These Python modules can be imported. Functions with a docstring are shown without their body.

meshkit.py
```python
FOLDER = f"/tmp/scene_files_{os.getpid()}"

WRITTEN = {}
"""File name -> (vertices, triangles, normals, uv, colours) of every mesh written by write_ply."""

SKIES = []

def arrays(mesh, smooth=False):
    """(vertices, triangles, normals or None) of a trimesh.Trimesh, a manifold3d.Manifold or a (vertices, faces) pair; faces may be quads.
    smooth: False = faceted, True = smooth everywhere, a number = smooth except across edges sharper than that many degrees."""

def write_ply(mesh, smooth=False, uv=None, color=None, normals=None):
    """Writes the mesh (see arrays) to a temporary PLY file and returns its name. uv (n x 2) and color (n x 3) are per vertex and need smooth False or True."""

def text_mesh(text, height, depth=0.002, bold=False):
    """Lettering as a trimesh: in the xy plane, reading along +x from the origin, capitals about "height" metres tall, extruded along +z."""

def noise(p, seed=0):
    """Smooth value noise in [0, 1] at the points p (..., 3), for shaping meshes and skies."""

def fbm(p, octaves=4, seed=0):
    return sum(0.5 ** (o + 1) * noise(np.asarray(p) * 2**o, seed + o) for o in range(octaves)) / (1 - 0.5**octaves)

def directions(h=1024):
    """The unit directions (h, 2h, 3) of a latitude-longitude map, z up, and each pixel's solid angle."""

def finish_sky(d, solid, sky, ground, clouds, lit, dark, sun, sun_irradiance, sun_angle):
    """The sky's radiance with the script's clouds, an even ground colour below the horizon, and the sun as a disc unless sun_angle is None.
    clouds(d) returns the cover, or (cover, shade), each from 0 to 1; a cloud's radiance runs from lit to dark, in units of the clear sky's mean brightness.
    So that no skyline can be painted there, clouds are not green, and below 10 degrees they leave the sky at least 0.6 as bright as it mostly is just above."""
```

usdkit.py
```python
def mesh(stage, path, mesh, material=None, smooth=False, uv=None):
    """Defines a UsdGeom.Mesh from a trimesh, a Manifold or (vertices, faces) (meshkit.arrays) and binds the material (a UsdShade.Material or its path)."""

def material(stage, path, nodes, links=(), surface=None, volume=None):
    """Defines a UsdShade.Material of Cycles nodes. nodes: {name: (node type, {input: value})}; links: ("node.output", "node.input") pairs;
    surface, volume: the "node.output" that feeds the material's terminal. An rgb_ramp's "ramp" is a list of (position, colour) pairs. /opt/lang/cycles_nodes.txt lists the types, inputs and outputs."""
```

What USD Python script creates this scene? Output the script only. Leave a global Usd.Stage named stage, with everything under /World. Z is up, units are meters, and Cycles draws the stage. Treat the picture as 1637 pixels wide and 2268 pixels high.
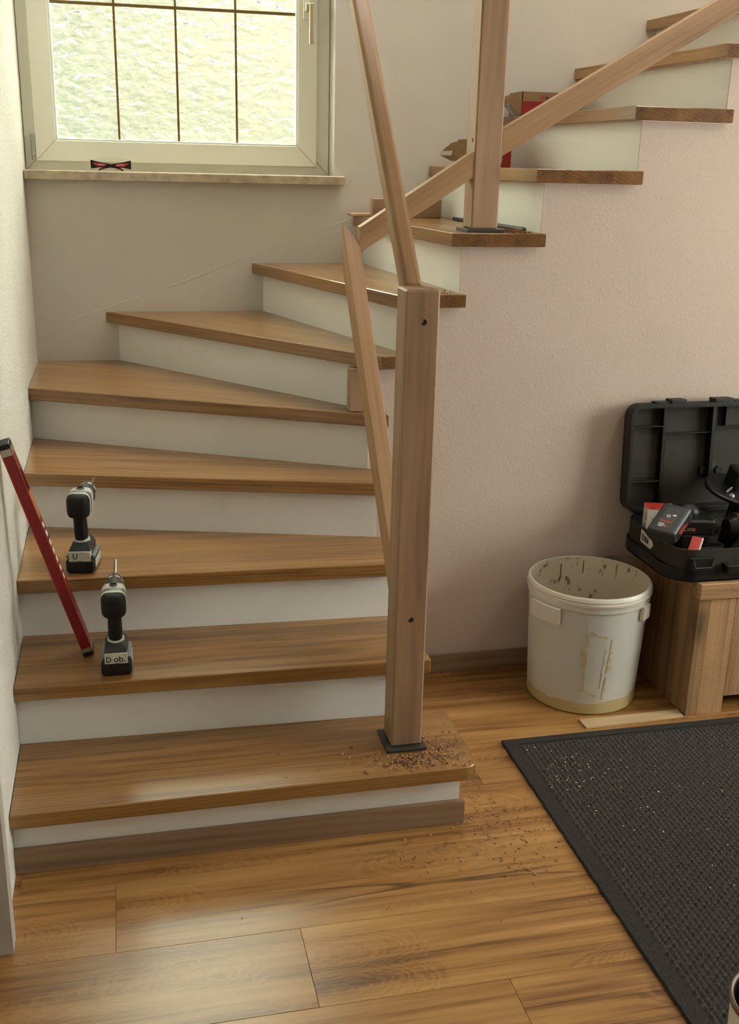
import math, random
import numpy as np, trimesh, manifold3d
import shapely.geometry as sg
from pxr import Usd, UsdGeom, UsdLux, UsdShade, Gf, Sdf, Vt
import usdkit, meshkit

stage = Usd.Stage.CreateInMemory()
UsdGeom.SetStageUpAxis(stage, 'Z'); UsdGeom.SetStageMetersPerUnit(stage, 1.0)
UsdGeom.Xform.Define(stage, '/World')
random.seed(7); RNG = np.random.default_rng(7)

# ------------------------------------------------------------------ camera
F_PX, YAW, PITCH, ROLL = 2363.8, 0.23259, 0.31536, 0.02416
CAM = np.array([0.31273, -1.44138, 1.66761])
fw = np.array([math.sin(YAW)*math.cos(PITCH), math.cos(YAW)*math.cos(PITCH), -math.sin(PITCH)])
rt0 = np.array([math.cos(YAW), -math.sin(YAW), 0.0]); up0 = np.cross(rt0, fw)
rt = math.cos(ROLL)*rt0 + math.sin(ROLL)*up0; up = -math.sin(ROLL)*rt0 + math.cos(ROLL)*up0
cam = UsdGeom.Camera.Define(stage, '/World/camera')
cam.AddTransformOp().Set(Gf.Matrix4d(*rt, 0, *up, 0, *(-fw), 0, *CAM, 1))
cam.CreateHorizontalApertureAttr(36.0); cam.CreateVerticalApertureAttr(36.0*2268/1637)
cam.CreateFocalLengthAttr(36.0*F_PX/1637)
cam.CreateFStopAttr(0.0)
cam.CreateExposureAttr(0.08)

# ------------------------------------------------------------------ daylight and lamps
dome = UsdLux.DomeLight.Define(stage, '/World/sky_light')
dome.CreateIntensityAttr(5.0); dome.CreateColorAttr(Gf.Vec3f(.97, 1.0, 0.90))

def rect_light(name, pos, look, w, h, inten, col):
    L = UsdLux.RectLight.Define(stage, '/World/' + name)
    z = -np.asarray(look, float); z /= np.linalg.norm(z)
    x = np.cross([0, 0, 1.0] if abs(z[2]) < .95 else [0, 1.0, 0], z); x /= np.linalg.norm(x); y = np.cross(z, x)
    L.AddTransformOp().Set(Gf.Matrix4d(*x, 0, *y, 0, *z, 0, *pos, 1))
    L.CreateWidthAttr(w); L.CreateHeightAttr(h); L.CreateIntensityAttr(inten); L.CreateColorAttr(Gf.Vec3f(*col))
    return L
# daylight through the room's other windows and from the upper hall
rect_light('right_window_daylight', (4.52, 0.1, 1.55), (-1, 0.05, 0), 1.9, 1.3, .5, (1.0, .92, .84))
rect_light('upper_hall_daylight', (2.4, 2.3, 5.0), (0, 0, -1), 2.6, .8, 13., (1.0, .98, .90))

lamp = UsdLux.DiskLight.Define(stage, '/World/ceiling_lamp_light')       # the hall's ceiling lamp, out of frame
lamp.AddTransformOp().Set(Gf.Matrix4d(1, 0, 0, 0, 0, 1, 0, 0, 0, 0, 1, 0, 2.45, .55, 2.545, 1))
lamp.CreateRadiusAttr(.19); lamp.CreateIntensityAttr(20.0); lamp.CreateColorAttr(Gf.Vec3f(1.0, .93, .84))

# ------------------------------------------------------------------ helpers
USED, FRAMES, PITH = {}, {}, .16
def numbered(parent, name):
    k = (parent, name); n = USED.get(k, -1) + 1; USED[k] = n
    return name if n == 0 else f'{name}_{n:03d}'
def path_of(p): return str(p.GetPath()) if p is not None else '/World'
def tag(o, label=None, cat=None, group=None, kind=None):
    for k, v in (('label', label), ('category', cat), ('group', group), ('kind', kind)):
        if v: o.SetCustomDataByKey(k, v)
    return o
def thing(name, label=None, cat=None, loc=(0, 0, 0), rz=0, group=None, kind=None, rx=0, ry=0):
    x = UsdGeom.Xform.Define(stage, '/World/' + numbered('/World', name))
    x.AddTranslateOp().Set(Gf.Vec3d(*map(float, loc)))
    if rz: x.AddRotateZOp().Set(float(rz))
    if ry: x.AddRotateYOp().Set(float(ry))
    if rx: x.AddRotateXOp().Set(float(rx))
    return tag(x.GetPrim(), label, cat, group, kind)
def arr(m):
    v, f, _ = meshkit.arrays(m); return v, f
def join(*ms):
    V, Fc, n = [], [], 0
    for m in ms:
        v, f = arr(m); V.append(v); Fc.append(f + n); n += len(v)
    return trimesh.Trimesh(np.vstack(V), np.vstack(Fc), process=False)
def obj(name, mesh, mat, parent=None, smooth=30, grain=None, label=None):
    """One Mesh prim. grain = (direction along the fibres, roughly-up direction): the mesh gets its own frame with x along the fibres."""
    base = path_of(parent); p = base + '/' + numbered(base, name)
    v, f = arr(mesh); v = v.copy()
    if base in FRAMES:                                   # the parent has a frame of its own
        R0, o0 = FRAMES[base]; v = (v - o0) @ R0.T
    if grain is not None:
        d, u = (np.asarray(a, float) for a in grain[:2]); d = d/np.linalg.norm(d)
        y = np.cross(u, d); y /= np.linalg.norm(y); z = np.cross(d, y)
        o = v.mean(0) - np.array(grain[2] if len(grain) > 2 else RNG.uniform(-1, 1, 3)*[3, PITH, PITH]) @ np.stack([d, y, z])
        R = np.stack([d, y, z]); loc = (v - o) @ R.T; FRAMES[p] = (R, o)
        m = usdkit.mesh(stage, p, trimesh.Trimesh(loc, f, process=False), mat, smooth=smooth)
        m.AddTransformOp().Set(Gf.Matrix4d(*d, 0, *y, 0, *z, 0, *o, 1))
    else:
        m = usdkit.mesh(stage, p, trimesh.Trimesh(v, f, process=False), mat, smooth=smooth)
    pr = m.GetPrim()
    if label: pr.SetCustomDataByKey('label', label)
    return pr
def struct(name, mesh, mat, label, cat, smooth=30, grain=None):
    return tag(obj(name, mesh, mat, None, smooth, grain), label, cat, kind='structure')
def hull(pts): return trimesh.convex.convex_hull(np.asarray(pts, float))
def box(x0, x1, y0, y1, z0, z1, b=0.0):
    if b <= 0:
        m = trimesh.creation.box([x1-x0, y1-y0, z1-z0]); m.apply_translation([(x0+x1)/2, (y0+y1)/2, (z0+z1)/2]); return m
    P = []
    for sx, ax in ((1, x0), (-1, x1)):
        for sy, ay in ((1, y0), (-1, y1)):
            for sz, az in ((1, z0), (-1, z1)):
                P += [(ax, ay+sy*b, az+sz*b), (ax+sx*b, ay, az+sz*b), (ax+sx*b, ay+sy*b, az)]
    return hull(P)
def rbox(x0, x1, y0, y1, z0, z1, r, n=4):
    """box with all edges rounded (radius r)"""
    s = trimesh.creation.uv_sphere(r, count=[2*n, 4*n]).vertices
    return hull(np.vstack([s + [cx, cy, cz] for cx in (x0+r, x1-r) for cy in (y0+r, y1-r) for cz in (z0+r, z1-r)]))
def rpoly(pts, r, n=6):
    """convex polygon with rounded corners; r one radius or one per corner"""
    pts = [np.array(p, float) for p in pts]; rs = r if hasattr(r, '__len__') else [r]*len(pts); out = []
    for i, p in enumerate(pts):
        a, b = pts[i-1], pts[(i+1) % len(pts)]
        if rs[i] <= 0: out.append(p); continue
        u, w = (a-p)/np.linalg.norm(a-p), (b-p)/np.linalg.norm(b-p)
        ang = math.acos(np.clip(u @ w, -1, 1)); t = rs[i]/math.tan(ang/2)
        c = p + (u+w)/np.linalg.norm(u+w)*rs[i]/math.sin(ang/2)
        s, e = p+u*t-c, p+w*t-c
        for k in range(n+1):
            q = s*(1-k/n)+e*k/n; out.append(c + q/np.linalg.norm(q)*rs[i])
    return np.array(out)
def slab(poly, z0, z1, b=0.0):
    """convex polygon extruded along z with chamfered rims"""
    poly = np.asarray(poly, float)
    if b <= 0: return hull([(x, y, z) for z in (z0, z1) for x, y in poly])
    ins = np.array(sg.Polygon(poly).buffer(-b, join_style=2).exterior.coords)[:-1]
    return hull([(x, y, z) for z in (z0+b, z1-b) for x, y in poly] + [(x, y, z) for z in (z0, z1) for x, y in ins])
def extrude(poly, h, to=None):
    p = poly if isinstance(poly, (sg.Polygon,)) else sg.Polygon(poly)
    m = trimesh.creation.extrude_polygon(p, h, engine='earcut')
    if to is not None: m.apply_transform(to)
    return m
def frame(x, y, z, o=(0, 0, 0)):
    M = np.eye(4); M[:3, 0], M[:3, 1], M[:3, 2], M[:3, 3] = x, y, z, o; return M
XZ = lambda y: frame((1, 0, 0), (0, 0, 1), (0, -1, 0), (0, y, 0))     # polygon (x,z) at plane y, extruded towards -y
YZ = lambda x: frame((0, 1, 0), (0, 0, 1), (1, 0, 0), (x, 0, 0))      # polygon (y,z) at plane x, extruded towards +x
def lathe(prof, n=48, axis=None):
    m = trimesh.creation.revolve(np.asarray(prof, float), sections=n)
    if axis is not None: m.apply_transform(axis)
    return m
ALONG_Y = frame((1, 0, 0), (0, 0, -1), (0, 1, 0))                      # lathe axis z -> +y
def cyl(p0, p1, r, n=20, r1=None):
    p0, p1 = np.asarray(p0, float), np.asarray(p1, float); d = p1-p0; L = np.linalg.norm(d); d /= L
    a = np.cross(d, [0, 0, 1.0] if abs(d[2]) < .9 else [1.0, 0, 0]); a /= np.linalg.norm(a); c = np.cross(d, a)
    r1 = r if r1 is None else r1
    t = np.arange(n)*2*np.pi/n; ring = np.cos(t)[:, None]*a+np.sin(t)[:, None]*c
    return hull(np.vstack([p0+r*ring, p1+r1*ring]))
def cut(a, *bs):
    def mf(m):
        v, f = arr(m); return manifold3d.Manifold(manifold3d.Mesh(v.astype(np.float32), f.astype(np.uint32)))
    A = mf(a)
    for b in bs: A = A - mf(b)
    return A
def moved(m, t=(0, 0, 0), M=None):
    v, f = arr(m); v = v @ np.asarray(M)[:3, :3].T + np.asarray(M)[:3, 3] if M is not None else v
    return trimesh.Trimesh(v+np.asarray(t, float), f, process=False)
def rot(axis, deg, at=(0, 0, 0)): return trimesh.transformations.rotation_matrix(math.radians(deg), axis, at)

# ------------------------------------------------------------------ materials
LOOKS = '/World/Looks'
def mat(name, nodes, links, surface): return usdkit.material(stage, f'{LOOKS}/{name}', nodes, links, surface=surface)
def plain(name, col, rough=.5, metal=0., spec=.5, vary=0.0, scale=40, bump=0.0, bscale=200, extra=None):
    nodes = {'t': ('texture_coordinate', {}), 'p': ('principled_bsdf', {'base_color': col, 'roughness': rough, 'metallic': metal, 'specular_ior_level': spec, **(extra or {})})}
    links = []
    if vary:
        nodes['n'] = ('noise_texture', {'scale': scale, 'detail': 4})
        nodes['r'] = ('rgb_ramp', {'ramp': [(.3, tuple(c*(1-vary) for c in col)), (.7, tuple(min(1, c*(1+vary)) for c in col))]})
        links += [('t.object', 'n.vector'), ('n.fac', 'r.fac'), ('r.color', 'p.base_color')]
    if bump:
        nodes['bn'] = ('noise_texture', {'scale': bscale, 'detail': 3}); nodes['b'] = ('bump', {'strength': bump, 'distance': .001})
        links += [('t.object', 'bn.vector'), ('bn.fac', 'b.height'), ('b.normal', 'p.normal')]
    return mat(name, nodes, links, 'p.BSDF')

def wood(name, dark, mid, light, rough=.4, ring=26., warp=.05, lamella=0., knots=0., crack=0., streak=0., bump=.15, spec=.5, coat=0., contrast=1.0, vary=.12, fine=.35, broad=.8, end=1.0):
    """Solid wood with fibres along the object's x: growth rings around a wandering pith, fibres, pores; optional glued staves, knots, cracks and dark streaks."""
    N = {'t': ('texture_coordinate', {}), 'oi': ('object_info', {})}
    L = []
    src = 't.object'
    if lamella:
        N['sx'] = ('separate_xyz', {}); N['dv'] = ('math', {'math_type': 'divide', 'value2': lamella}); N['fl'] = ('math', {'math_type': 'floor'})
        N['wn'] = ('white_noise_texture', {'dimensions': '1D'}); N['ws'] = ('vector_math', {'math_type': 'scale', 'scale': 1.7}); N['va'] = ('vector_math', {'math_type': 'add'})
        L += [('t.object', 'sx.vector'), ('sx.y', 'dv.value1'), ('dv.value', 'fl.value1'), ('fl.value', 'wn.w'), ('wn.color', 'ws.vector1'), ('t.object', 'va.vector1'), ('ws.vector', 'va.vector2')]
        src = 'va.vector'
    # slow warp
    N['m1'] = ('mapping', {'scale': (1.1, 5., 5.)}); N['n1'] = ('noise_texture', {'scale': 1.0, 'detail': 1, 'roughness': .4})
    L += [(src, 'm1.vector'), ('m1.vector', 'n1.vector')]
    # rings: |yz| with the pith far enough away to give both flame and straight figure
    N['m2'] = ('mapping', {'scale': (.16, 1., 1.)}); N['w'] = ('wave_texture', {'wave_type': 'rings', 'rings_direction': 'x', 'profile': 'sine', 'scale': ring/6.283*1.0, 'distortion': 0.0})
    N['wc'] = ('vector_math', {'math_type': 'scale', 'scale': warp*2}); N['wa'] = ('vector_math', {'math_type': 'add'})
    L += [(src, 'm2.vector'), ('n1.color', 'wc.vector1'), ('m2.vector', 'wa.vector1'), ('wc.vector', 'wa.vector2'), ('wa.vector', 'w.vector')]
    ringout = 'w.fac'
    # fibres
    N['m3'] = ('mapping', {'scale': (5., 190., 190.)}); N['n3'] = ('noise_texture', {'scale': 1.0, 'detail': 3})
    N['m4'] = ('mapping', {'scale': (1.4, 22., 22.)}); N['n4'] = ('noise_texture', {'scale': 1.0, 'detail': 3})
    L += [(src, 'm3.vector'), ('m3.vector', 'n3.vector'), (src, 'm4.vector'), ('m4.vector', 'n4.vector')]
    N['a1'] = ('math', {'math_type': 'multiply', 'value2': .30*contrast}); N['a2'] = ('math', {'math_type': 'multiply_add', 'value2': fine}); N['a3'] = ('math', {'math_type': 'multiply_add', 'value2': broad})
    N['a4'] = ('math', {'math_type': 'subtract', 'value2': .15*contrast+fine*.5+broad*.5-.46})
    L += [(ringout, 'a1.value1'), ('n3.fac', 'a2.value1'), ('a1.value', 'a2.value3'), ('n4.fac', 'a3.value1'), ('a2.value', 'a3.value3'), ('a3.value', 'a4.value1')]
    N['r'] = ('rgb_ramp', {'ramp': [(.12, dark), (.45, mid), (.85, light)]}); L += [('a4.value', 'r.fac')]
    col = 'r.color'
    if lamella:
        N['lh'] = ('hsv', {'saturation': 1.0}); N['lv'] = ('map_range', {'from_min': 0, 'from_max': 1, 'to_min': .82, 'to_max': 1.14})
        L += [('wn.value', 'lv.value'), ('lv.result', 'lh.value'), (col, 'lh.color')]; col = 'lh.color'
    if streak:
        N['ms'] = ('mapping', {'scale': (.6, 30., 30.)}); N['ns'] = ('noise_texture', {'scale': 1., 'detail': 2}); N['rs'] = ('rgb_ramp', {'ramp': [(.55, (0, 0, 0)), (.66, (streak,)*3)]})
        N['xs'] = ('mix', {'mix_type': 'mix', 'color2': tuple(c*.42 for c in mid)})
        L += [(src, 'ms.vector'), ('ms.vector', 'ns.vector'), ('ns.fac', 'rs.fac'), ('rs.color', 'xs.fac'), (col, 'xs.color1')]; col = 'xs.color'
    if knots:
        N['mk'] = ('mapping', {'scale': (1.7, 4.6, 4.6)}); N['vk'] = ('voronoi_texture', {'dimensions': '3D', 'scale': 1.0, 'randomness': 1.0}); N['kw'] = ('vector_math', {'math_type': 'scale', 'scale': .10}); N['ka'] = ('vector_math', {'math_type': 'add'})
        N['n5'] = ('noise_texture', {'scale': 30., 'detail': 3})
        N['rk'] = ('rgb_ramp', {'ramp': [(.03, (knots,)*3), (.075, (knots*.75,)*3), (.13, (knots*.25,)*3), (.22, (0, 0, 0))]})
        N['xk'] = ('mix', {'mix_type': 'mix', 'color2': tuple(c*.16 for c in mid)})
        L += [(src, 'mk.vector'), (src, 'n5.vector'), ('n5.color', 'kw.vector1'), ('mk.vector', 'ka.vector1'), ('kw.vector', 'ka.vector2'), ('ka.vector', 'vk.vector'), ('vk.distance', 'rk.fac'), ('rk.color', 'xk.fac'), (col, 'xk.color1')]; col = 'xk.color'
        # the rings bend round the knots
        N['kd'] = ('map_range', {'from_min': 0, 'from_max': .45, 'to_min': .30, 'to_max': 0., 'clamp': True}); N['kc'] = ('combine_xyz', {}); N['kx'] = ('vector_math', {'math_type': 'add'})
        L = [l for l in L if l != ('wa.vector', 'w.vector')] + [('vk.distance', 'kd.value'), ('kd.result', 'kc.y'), ('kd.result', 'kc.z'), ('wa.vector', 'kx.vector1'), ('kc.vector', 'kx.vector2'), ('kx.vector', 'w.vector')]
    if crack:
        N['mc'] = ('mapping', {'scale': (.8, 11., 11.)}); N['nc'] = ('noise_texture', {'scale': 1., 'detail': 2, 'roughness': .35}); N['cs'] = ('math', {'math_type': 'subtract', 'value2': .5}); N['cb'] = ('math', {'math_type': 'absolute'})
        N['m6'] = ('mapping', {'scale': (1.1, 2.3, 2.3), 'location': (3, 1, 2)}); N['n6'] = ('noise_texture', {'scale': 1., 'detail': 1})
        N['rc'] = ('rgb_ramp', {'ramp': [(.0, (1, 1, 1)), (.006, (.7,)*3), (.014, (0, 0, 0))]}); N['r6'] = ('rgb_ramp', {'ramp': [(.585, (0, 0, 0)), (.65, (crack,)*3)]}); N['mm'] = ('mix', {'mix_type': 'multiply', 'fac': 1.0})
        N['xc'] = ('mix', {'mix_type': 'mix', 'color2': (.02, .011, .005)})
        L += [(src, 'mc.vector'), ('mc.vector', 'nc.vector'), ('nc.fac', 'cs.value1'), ('cs.value', 'cb.value1'), ('cb.value', 'rc.fac'), (src, 'm6.vector'), ('m6.vector', 'n6.vector'), ('n6.fac', 'r6.fac'),
              ('rc.color', 'mm.color1'), ('r6.color', 'mm.color2'), ('mm.color', 'xc.fac'), (col, 'xc.color1')]; col = 'xc.color'
    if end < 1:      # end grain drinks more of the finish and is darker
        N['nx'] = ('separate_xyz', {}); N['na'] = ('math', {'math_type': 'absolute'}); N['nr'] = ('map_range', {'from_min': .55, 'from_max': .9, 'to_min': 0., 'to_max': 1., 'clamp': True})
        N['xe'] = ('mix', {'mix_type': 'multiply', 'color2': (end, end*.9, end*.8)})
        L += [('t.normal', 'nx.vector'), ('nx.x', 'na.value1'), ('na.value', 'nr.value'), ('nr.result', 'xe.fac'), (col, 'xe.color1')]; col = 'xe.color'
    N['vr'] = ('map_range', {'from_min': 0, 'from_max': 1, 'to_min': 1-vary, 'to_max': 1+vary}); N['hv'] = ('hsv', {})
    N['p'] = ('principled_bsdf', {'roughness': rough, 'specular_ior_level': spec, 'coat_weight': coat, 'coat_roughness': .18})
    N['b'] = ('bump', {'strength': bump, 'distance': .0008})
    L += [('oi.random', 'vr.value'), ('vr.result', 'hv.value'), (col, 'hv.color'), ('hv.color', 'p.base_color'), ('a4.value', 'b.height'), ('b.normal', 'p.normal')]
    return mat(name, N, L, 'p.BSDF')

def plaster(name, col, scale, strength, dist, col2=None, stretch=(1, 1, 1), rough=.9, speck=0., mottle=.06, kind='noise', blotch=None):
    N = {'g': ('geometry', {}), 'm': ('mapping', {'scale': stretch}), 'n': ('noise_texture', {'scale': scale, 'detail': 3, 'roughness': .55, 'distortion': .6}),
         'n2': ('noise_texture', {'scale': 2.3, 'detail': 4}), 'r2': ('rgb_ramp', {'ramp': [(.3, tuple(c*(1-mottle) for c in col)), (.7, tuple(min(1, c*(1+mottle)) for c in col))]}),
         'b': ('bump', {'strength': strength, 'distance': dist}), 'p': ('principled_bsdf', {'roughness': rough, 'specular_ior_level': .25})}
    L = [('g.position', 'm.vector'), ('m.vector', 'n.vector'), ('g.position', 'n2.vector'), ('n2.fac', 'r2.fac'), ('b.normal', 'p.normal')]
    h = 'n.fac'
    if kind == 'blob':
        N['hr'] = ('rgb_ramp', {'ramp': [(.48, (0, 0, 0)), (.68, (1, 1, 1))]}); L += [('n.fac', 'hr.fac')]; h = 'hr.color'
    L += [(h, 'b.height')]
    c = 'r2.color'
    if speck:
        N['ns'] = ('noise_texture', {'scale': 95., 'detail': 2}); N['rs'] = ('rgb_ramp', {'ramp': [(.64, (0, 0, 0)), (.72, (speck,)*3)]}); N['xs'] = ('mix', {'mix_type': 'mix', 'color2': (.20, .19, .16)})
        L += [('g.position', 'ns.vector'), ('ns.fac', 'rs.fac'), ('rs.color', 'xs.fac'), (c, 'xs.color1')]; c = 'xs.color'
    if blotch:
        N['mb'] = ('mapping', {'scale': (3, 3, 3)}); N['nb'] = ('noise_texture', {'scale': 1., 'detail': 5, 'roughness': .7}); N['rb'] = ('rgb_ramp', {'ramp': [(.60, (0, 0, 0)), (.74, (.35,)*3)]}); N['xb'] = ('mix', {'mix_type': 'mix', 'color2': blotch})
        L += [('g.position', 'mb.vector'), ('mb.vector', 'nb.vector'), ('nb.fac', 'rb.fac'), ('rb.color', 'xb.fac'), (c, 'xb.color1')]; c = 'xb.color'
    L += [(c, 'p.base_color')]
    return mat(name, N, L, 'p.BSDF')

M = {}
M['oak'] = wood('oak', (.085, .034, .009), (.29, .143, .042), (.43, .235, .078), rough=.30, ring=190, warp=.03, lamella=.085, bump=.06, coat=.5, end=.55, vary=.04, contrast=.42, fine=.55)
M['laminate'] = wood('laminate', (.105, .043, .013), (.315, .155, .048), (.46, .256, .09), rough=.29, ring=72, warp=.028, knots=.9, crack=.7, bump=.05, vary=.10, contrast=.40, fine=.5, broad=1.25)
M['beech'] = wood('beech', (.175, .10, .055), (.32, .195, .113), (.42, .275, .165), rough=.5, ring=85, warp=.05, bump=.04, vary=.03, contrast=.30, fine=.35)
M['rail_wood'] = wood('rail_wood', (.18, .092, .040), (.33, .185, .087), (.43, .26, .13), rough=.48, ring=110, warp=.03, bump=.04, vary=.05, contrast=.25, fine=.3)
M['skirting_wood'] = wood('skirting_wood', (.14, .085, .05), (.25, .158, .096), (.34, .225, .14), rough=.5, ring=70, warp=.04, bump=.05, contrast=.6, vary=.05)
M['bench_wood'] = wood('bench_wood', (.13, .062, .026), (.40, .23, .112), (.54, .34, .175), rough=.5, ring=130, warp=.03, lamella=.055, knots=.8, streak=.85, bump=.04, contrast=.35, vary=.05, fine=.35)
M['pale_wood'] = wood('pale_wood', (.38, .25, .13), (.56, .40, .23), (.66, .50, .31), rough=.6, ring=90, warp=.03, bump=.05, contrast=.5, vary=.06)
M['shaving_wood'] = plain('shaving_wood', (.33, .175, .082), .8, vary=.55, scale=60)
M['crumb_wood'] = plain('crumb_wood', (.62, .46, .22), .8, vary=.3, scale=60)
M['wall_white'] = plaster('wall_white', (.62, .585, .53), 160, .25, .001, mottle=.05)
M['riser_white'] = plaster('riser_white', (.78, .77, .74), 90, .15, .001, mottle=.03, blotch=(.5, .47, .42))
M['wall_rough'] = plaster('wall_rough', (.66, .64, .57), 130, .9, .004, speck=.5, mottle=.05)
M['wall_pink'] = plaster('wall_pink', (.54, .438, .375), 95, .20, .0025, stretch=(1, 1, 1.15), mottle=.03, kind='blob')
M['hall_wall'] = plain('hall_wall', (.42, .37, .31), .9)
M['ceiling'] = plain('ceiling_white', (.72, .70, .66), .9)
M['pvc'] = plain('pvc', (.80, .79, .68), .35)
M['bead'] = plain('bead', (.74, .80, .74), .3)
M['casing'] = plain('casing_paint', (.43, .395, .35), .4)
M['brass'] = plain('brass_bar', (.22, .15, .06), .35, metal=.6)
M['handle_gold'] = plain('handle_champagne', (.62, .56, .40), .3, metal=.7)
M['steel'] = plain('steel', (.62, .62, .60), .25, metal=1.)
M['zinc'] = plain('zinc', (.42, .43, .38), .4, metal=.8)
M['marble'] = plain('sill_stone', (.45, .37, .26), .35, vary=.25, scale=28)
M['black'] = plain('black_plastic', (.008, .008, .008), .45, spec=.3)
M['soft_black'] = plain('black_rubber', (.008, .0075, .007), .6, spec=.25, bump=.2, bscale=900)
M['anthracite'] = plain('anthracite_steel', (.035, .036, .036), .4)
M['case_black'] = plain('case_black', (.008, .0075, .007), .45, spec=.3, bump=.25, bscale=1500)
M['case_grey'] = plain('case_grey', (.026, .022, .017), .6, spec=.3, vary=.2, scale=15, bump=.2, bscale=1200)
M['tool_black'] = plain('tool_black', (.010, .009, .0085), .4, spec=.35)
M['drill_grey'] = plain('drill_grey', (.10, .11, .10), .45)
M['drill_dark'] = plain('drill_dark', (.030, .034, .034), .42, spec=.35)
M['drill_light'] = plain('drill_light', (.46, .46, .40), .45)
M['drill_blue'] = plain('drill_blue_grey', (.16, .20, .20), .4)
M['tape'] = plain('tape_label', (.50, .48, .40), .6, vary=.12, scale=120)
M['ink'] = plain('black_ink', (.02, .02, .02), .7)
M['white_print'] = plain('white_print', (.7, .7, .66), .5)
M['red_paint'] = plain('red_paint', (.20, .006, .010), .35)
M['red_side'] = plain('red_side', (.36, .035, .022), .4)
M['orange_print'] = plain('orange_print', (.45, .14, .04), .4)
M['red_card'] = plain('red_card', (.26, .014, .012), .6)
M['red_bright'] = plain('red_bright', (.46, .03, .02), .5)
M['cardboard'] = plain('cardboard', (.26, .165, .085), .85, vary=.08, scale=60)
M['card_white'] = plain('card_white', (.55, .52, .45), .7)
M['card_orange'] = plain('card_orange', (.52, .25, .06), .7)
M['print_grey'] = plain('print_grey', (.20, .20, .19), .6, vary=.5, scale=90)
M['panel_grey'] = plain('panel_grey', (.045, .050, .047), .55)
M['bin_rim'] = plain('bin_rim', (.12, .065, .038), .5)
M['bin_white'] = plain('bin_white', (.62, .62, .52), .5)
M['rug'] = plain('rug_yarn', (.056, .048, .043), .95, vary=.25, scale=160, spec=.15, bump=.5, bscale=900)
M['rug_border'] = plain('rug_border', (.036, .032, .030), .95, vary=.5, scale=420, spec=.12, bump=.8, bscale=500)
M['rug_edge'] = plain('rug_edge', (.026, .027, .028), .9, spec=.2, bump=.5, bscale=500)
M['gold_grey'] = plain('ring_metal', (.16, .125, .08), .4, metal=.7)
M['grass'] = plain('lawn', (.07, .075, .045), .9, vary=.4, scale=1.5)
M['facade'] = plain('facade', (.118, .113, .096), .9, vary=.3, scale=.9)
M['hedge'] = plain('hedge_leaf', (.075, .078, .066), .9, vary=.5, scale=6)
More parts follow.
